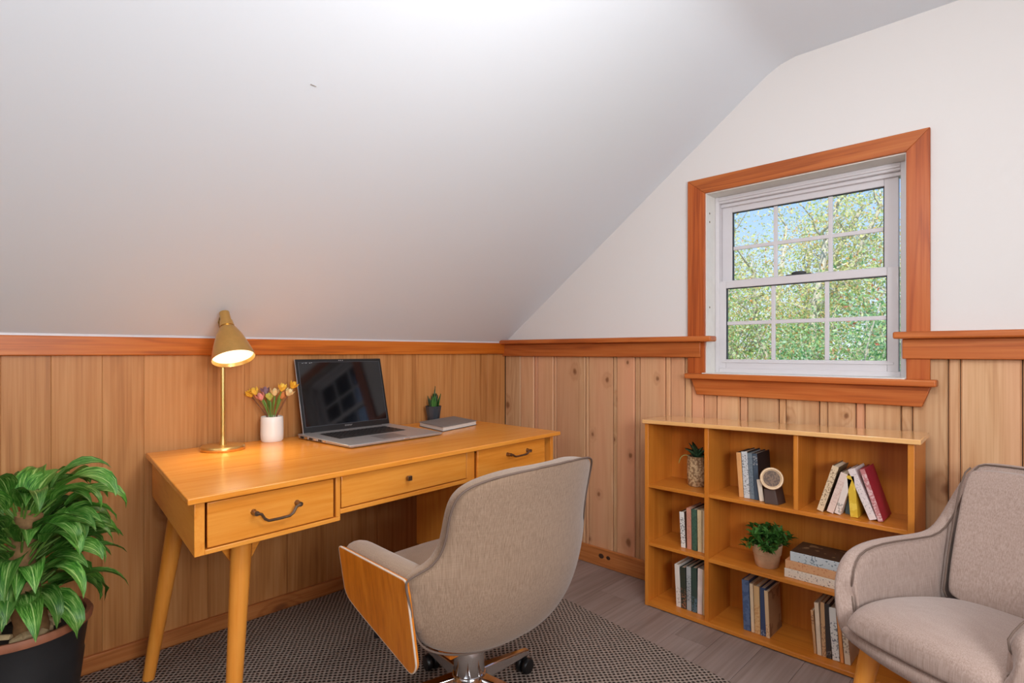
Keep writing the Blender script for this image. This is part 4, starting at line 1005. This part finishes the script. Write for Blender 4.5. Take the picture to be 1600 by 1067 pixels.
g = G(); g.tube(smooth_path(edge_pts), 0.0032, 6); g.make('piping', M_pipe, oc, smooth=180)
def rounded_poly(pts, rads, n=5):
    out = []; m = len(pts)
    for i in range(m):
        p = Vector(pts[i]); a = Vector(pts[i-1])-p; b_ = Vector(pts[(i+1) % m])-p; r = min(rads[i], a.length*.45, b_.length*.45)
        A = p+a.normalized()*r; B = p+b_.normalized()*r
        for k in range(n+1):
            t = k/n; out.append(tuple(A*(1-t)**2+p*2*t*(1-t)+B*t*t))
    return out
pan = rounded_poly([(0.165, 0.575), (0.150, 0.435), (0.09, 0.408), (-0.158, 0.318), (-0.180, 0.345), (-0.165, 0.566)], [0.012, 0.05, 0.05, 0.03, 0.03, 0.01])
pan_r = rounded_poly([(0.165, 0.575), (0.150, 0.435), (0.09, 0.395), (0.0, 0.36), (-0.04, 0.38), (-0.10, 0.568)], [0.012, 0.05, 0.05, 0.03, 0.03, 0.01])
LP_ = 0.333   # how far out the plywood sides stand
for sgn in (1, -1):
    def ply(y0, y1, sx_=1.0): 
        g = G(); n = len(pan); pan_ = pan if sgn > 0 else pan_r
        def Yo(p): return sgn*(p[1]-0.43)*0.10
        v = [(p[0], sgn*y0+Yo(p), p[1]) for p in pan_]+[(p[0], sgn*y1+Yo(p), p[1]) for p in pan_]
        f = [tuple(range(n)), tuple(range(2*n-1, n-1, -1))]+[(i, (i+1) % n, n+(i+1) % n, n+i) for i in range(n)]
        return g.add(v, f)
    ply(LP_, LP_+0.013).make('side_panel', M_ply, oc, bevel=0.002)
    g = G(); edge = [Vector((p[0], sgn*(LP_+0.010+(p[1]-0.43)*0.10), p[1])) for p in (pan if sgn > 0 else pan_r)]; g.tube(edge+[edge[0]], 0.003, 6, cap=False); g.make('piping', M_pipeL, oc, smooth=180)
    # padded arm inside the panel
    rows = []
    for f_, zt in ((-0.19 if sgn > 0 else -0.12, 0.572), (-0.15 if sgn > 0 else -0.10, 0.572), (-0.06, 0.572), (0.04, 0.574), (0.12, 0.577), (0.155, 0.574), (0.162, 0.558)):
        o_ = LP_+0.002
        rows.append([Vector((f_, sgn*(o_+y), z)) for y, z in ((0.0, 0.40), (0.010, zt-0.03), (0.013, zt), (-0.012, zt+0.014), (-0.055, zt+0.008), (-0.074, zt-0.02), (-0.08, 0.40))])
    g = G(); g.grid(rows, closed_u=True); g.f.append(tuple(range(6, -1, -1))); g.f.append(tuple(len(g.v)-7+k for k in range(7)))
    g.make('arm_pad', M_fabO, oc, smooth=180, subsurf=1)
g = G(); rows = []
for f_, zt, w in ((-0.225, 0.455, 0.19), (-0.215, 0.475, 0.205), (-0.12, 0.487, 0.25), (0.05, 0.492, 0.255), (0.20, 0.488, 0.255), (0.245, 0.474, 0.247), (0.255, 0.45, 0.24), (0.25, 0.425, 0.23)):
    rows.append([Vector((f_, y, z)) for y, z in ((-w, zt-0.04), (-w, zt-0.012), (-w*.9, zt), (0, zt+0.008), (w*.9, zt), (w, zt-0.012), (w, zt-0.04), (0, zt-0.05))])
g.grid(rows, closed_u=True); g.f.append(tuple(range(7, -1, -1))); g.f.append(tuple(len(g.v)-8+k for k in range(8)))
g.make('seat_cushion', M_fabO, oc, smooth=180, subsurf=1)
g = G(); g.prism(rounded_poly([(-0.16, -0.24), (0.06, -0.27), (0.2, -0.2), (0.2, 0.2), (0.06, 0.285), (-0.16, 0.25)], [.03, .05, .05, .05, .05, .03]), 0.372, 0.385, 'z'); g.make('seat_shell', M_ply, oc, bevel=0.002)
g = G(); g.prism([(-0.15, 0.298), (-0.10, 0.302), (0.06, 0.373), (-0.15, 0.373)], -0.14, 0.20, 'y'); g.make('seat_base', M_ply, oc, bevel=0.004)
g = G(); g.lathe([(0.062, 0.27), (0.062, 0.285), (0.055, 0.30)], 24); g.box((-0.08, -0.07, 0.285), (0.1, 0.07, 0.375)); g.make('tilt_mechanism', M_blackp, oc, bevel=0.003)
g = G(); g.lathe([(0.047, 0.10), (0.049, 0.104), (0.049, 0.235), (0.043, 0.245), (0.040, 0.272)], 28); g.make('gas_column', M_chrome, oc)
sb_ = G(); sb_.lathe([(0.03, 0.085), (0.058, 0.088), (0.060, 0.115), (0.052, 0.13)], 28); star = sb_.make('star_base', M_chrome, oc)
for k in range(5):
    a = R(180+95+72*k); d = Vector((math.cos(a), math.sin(a), 0)); s2 = Vector((-d.y, d.x, 0))
    A, B = d*0.045, d*0.30
    g = G(); g.hexa([A-s2*.028+Vector((0, 0, .088)), B-s2*.015+Vector((0, 0, .062)), B+s2*.015+Vector((0, 0, .062)), A+s2*.028+Vector((0, 0, .088)), A-s2*.018+Vector((0, 0, .128)), B-s2*.010+Vector((0, 0, .080)), B+s2*.010+Vector((0, 0, .080)), A+s2*.018+Vector((0, 0, .128))])
    g.make('base_arm', M_chrome, oc, bevel=0.004)
    cs_ = G()
    for q in (-1, 1): cs_.lathe([(0.0005, -0.009), (0.024, -0.009), (0.0275, -0.004), (0.0275, 0.004), (0.024, 0.009), (0.0005, 0.009)], 20, Matrix.Translation(d*0.285+s2*q*0.014+Vector((0, 0, 0.0275))) @ s2.to_track_quat('Z', 'Y').to_matrix().to_4x4())
    cs_.tube([d*0.285+Vector((0, 0, 0.03)), d*0.285+Vector((0, 0, 0.066))], 0.009, 10); cs_.make('caster', M_blackp, oc)
g = G(); g.tube([(0.0, 0.05, 0.30), (0.08, 0.13, 0.275), (0.15, 0.19, 0.268)], 0.006, 8); g.tube([(0.135, 0.178, 0.270), (0.162, 0.200, 0.265), (0.190, 0.222, 0.262)], [0.013, 0.018, 0.013], 10); g.make('tilt_lever', M_blackp, oc)

# ------------------------------------------------------------------ armchair at the right
ac = empty('armchair', (2.382, -0.646, 0.0), 'grey-taupe upholstered tub armchair with wooden legs beside the bookcase', 'armchair', rz=R(-115))
half = [(0.285, 0.196, 0.44), (0.292, 0.204, 0.505), (0.283, 0.214, 0.55), (0.254, 0.223, 0.584), (0.21, 0.232, 0.610), (0.13, 0.242, 0.617), (0.04, 0.251, 0.614), (-0.05, 0.259, 0.608), (-0.125, 0.264, 0.606), (-0.172, 0.267, 0.632), (-0.208, 0.267, 0.706), (-0.238, 0.260, 0.785), (-0.258, 0.235, 0.806), (-0.270, 0.18, 0.809), (-0.276, 0.09, 0.811)]
path = [(f, -l, z) for f, l, z in half]+[(-0.276, 0.0, 0.811)]+[(f, l*0.92, z) for f, l, z in reversed(half)]
rows = []; m = len(path); rimo = []
for i, (f, l, zt) in enumerate(path):
    a = Vector(path[max(i-1, 0)][:2]); b_ = Vector(path[min(i+1, m-1)][:2]); tdir = (b_-a).normalized(); nrm = Vector((tdir.y, -tdir.x))
    if nrm.dot(Vector((f, l))) < 0: nrm = -nrm
    if i in (0, m-1): nrm = Vector((0, -1 if l < 0 else 1))
    back = max(0.0, min(1.0, (-0.05-f)/0.2)); tk = 0.052-0.012*back
    zb = 0.30+0.09*max(0.0, min(1.0, (f+0.05)/0.25))
    def P(o, z):
        ln = -0.30*back*max(0, z-0.42); fl = 0.10*(z-0.45)*(1-back)
        q = Vector((f, l))+nrm*(o+fl); return Vector((q.x+ln, q.y, z))
    rows.append([P(-0.01, zb), P(0, zb+0.03), P(0.004, zb+(zt-zb)*0.5), P(0.002, zt-0.03), P(-0.004, zt-0.006), P(-tk*0.5, zt+0.004), P(-tk+0.006, zt-0.008), P(-tk, zt-0.035), P(-tk, zb+(zt-zb)*0.5), P(-tk+0.005, zb)])
    rimo.append(P(-tk+0.005, zt-0.004))
g = G(); g.grid(rows, closed_u=True); g.f.append(tuple(range(9, -1, -1))); g.f.append(tuple(len(g.v)-10+k for k in range(10)))
g.make('shell', M_fabA, ac, smooth=180, subsurf=2)
g = G(); g.tube(smooth_path(rimo, 1), 0.0024, 6); g.make('piping', M_pipe, ac, smooth=180)
# front rail joining the arms under the seat
rows = []
for k in range(13):
    u = -1+2*k/12; f = 0.285+0.018*(1-u*u); l = 0.205*u; zt = 0.438-0.012*(1-u*u); zb = 0.388-0.018*(1-abs(u)**2)
    rows.append([Vector((f-0.05, l, zb)), Vector((f-0.005, l, zb)), Vector((f+0.008, l, (zt+zb)/2)), Vector((f, l, zt)), Vector((f-0.05, l, zt))])
g = G(); g.grid(rows, closed_u=True); g.f.append((4, 3, 2, 1, 0)); g.f.append(tuple(len(g.v)-5+k for k in range(5)))
g.make('front_rail', M_fabA, ac, smooth=180, subsurf=1)
rows = []
for f, zt, w, zb in ((-0.19, 0.412, 0.198, 0.35), (-0.18, 0.428, 0.206, 0.345), (-0.10, 0.450, 0.206, 0.36), (0.05, 0.480, 0.196, 0.38), (0.18, 0.498, 0.182, 0.40), (0.27, 0.497, 0.172, 0.41), (0.308, 0.478, 0.166, 0.42), (0.316, 0.450, 0.163, 0.43)):
    rows.append([Vector((f, -w*.98, zb)), Vector((f, -w, (zt+zb)/2)), Vector((f, -w*.97, zt-0.014)), Vector((f, -w*.86, zt)), Vector((f, -w*.4, zt+0.012)), Vector((f, w*.4, zt+0.012)), Vector((f, w*.86, zt)), Vector((f, w*.97, zt-0.014)), Vector((f, w, (zt+zb)/2)), Vector((f, w*.98, zb))])
g = G(); g.grid(rows, closed_u=True); g.f.append(tuple(range(9, -1, -1))); g.f.append(tuple(len(g.v)-10+k for k in range(10)))
g.make('seat_cushion', M_fabA, ac, smooth=180, subsurf=2)
g = G(); g.hexa([(-0.2, -0.19, 0.305), (0.24, -0.17, 0.385), (0.24, 0.17, 0.385), (-0.2, 0.19, 0.305), (-0.2, -0.19, 0.35), (0.24, -0.17, 0.42), (0.24, 0.17, 0.42), (-0.2, 0.19, 0.35)]); g.make('seat_frame', M_dark, ac, bevel=0.004)
rows = []; ed = []
for z, f, w in ((0.425, -0.165, 0.196), (0.45, -0.160, 0.204), (0.55, -0.188, 0.209), (0.65, -0.222, 0.213), (0.74, -0.254, 0.216), (0.785, -0.275, 0.213), (0.800, -0.287, 0.206)):
    rows.append([Vector((f-0.05+0.01*abs(u)**3, w*u, z)) if s2 else Vector((f+0.02*abs(u)**4, w*u, z)) for s2, us in ((0, (-1, -.94, -.6, -.2, .2, .6, .94, 1)), (1, (1, .5, 0, -.5, -1))) for u in us])
    ed.append(rows[-1][0])
g = G(); g.grid(rows, closed_u=True); n_ = len(rows[0]); g.f.append(tuple(range(n_-1, -1, -1))); g.f.append(tuple(len(g.v)-n_+k for k in range(n_)))
g.make('back_cushion', M_fabA, ac, smooth=180, subsurf=2)
for sgn in (-1, 1):
    g = G(); g.tube([Vector((p.x+0.002, sgn*abs(p.y)*1.005, p.z)) for p in ed], 0.003, 6); g.make('piping', M_pipe, ac, smooth=180)
for f, l, f2, l2 in ((0.205, -0.165, 0.265, -0.215), (0.205, 0.165, 0.265, 0.215), (-0.19, -0.18, -0.25, -0.225), (-0.19, 0.18, -0.25, 0.225)):
    A = Vector((f, l, 0.315 if f < 0 else 0.395)); B = Vector((f2, l2, 0.0)); g = G(); g.tube([A+(B-A)*k/5 for k in range(6)], [0.027-0.0026*k for k in range(6)], 16); g.make('leg', M_deskZ, ac)
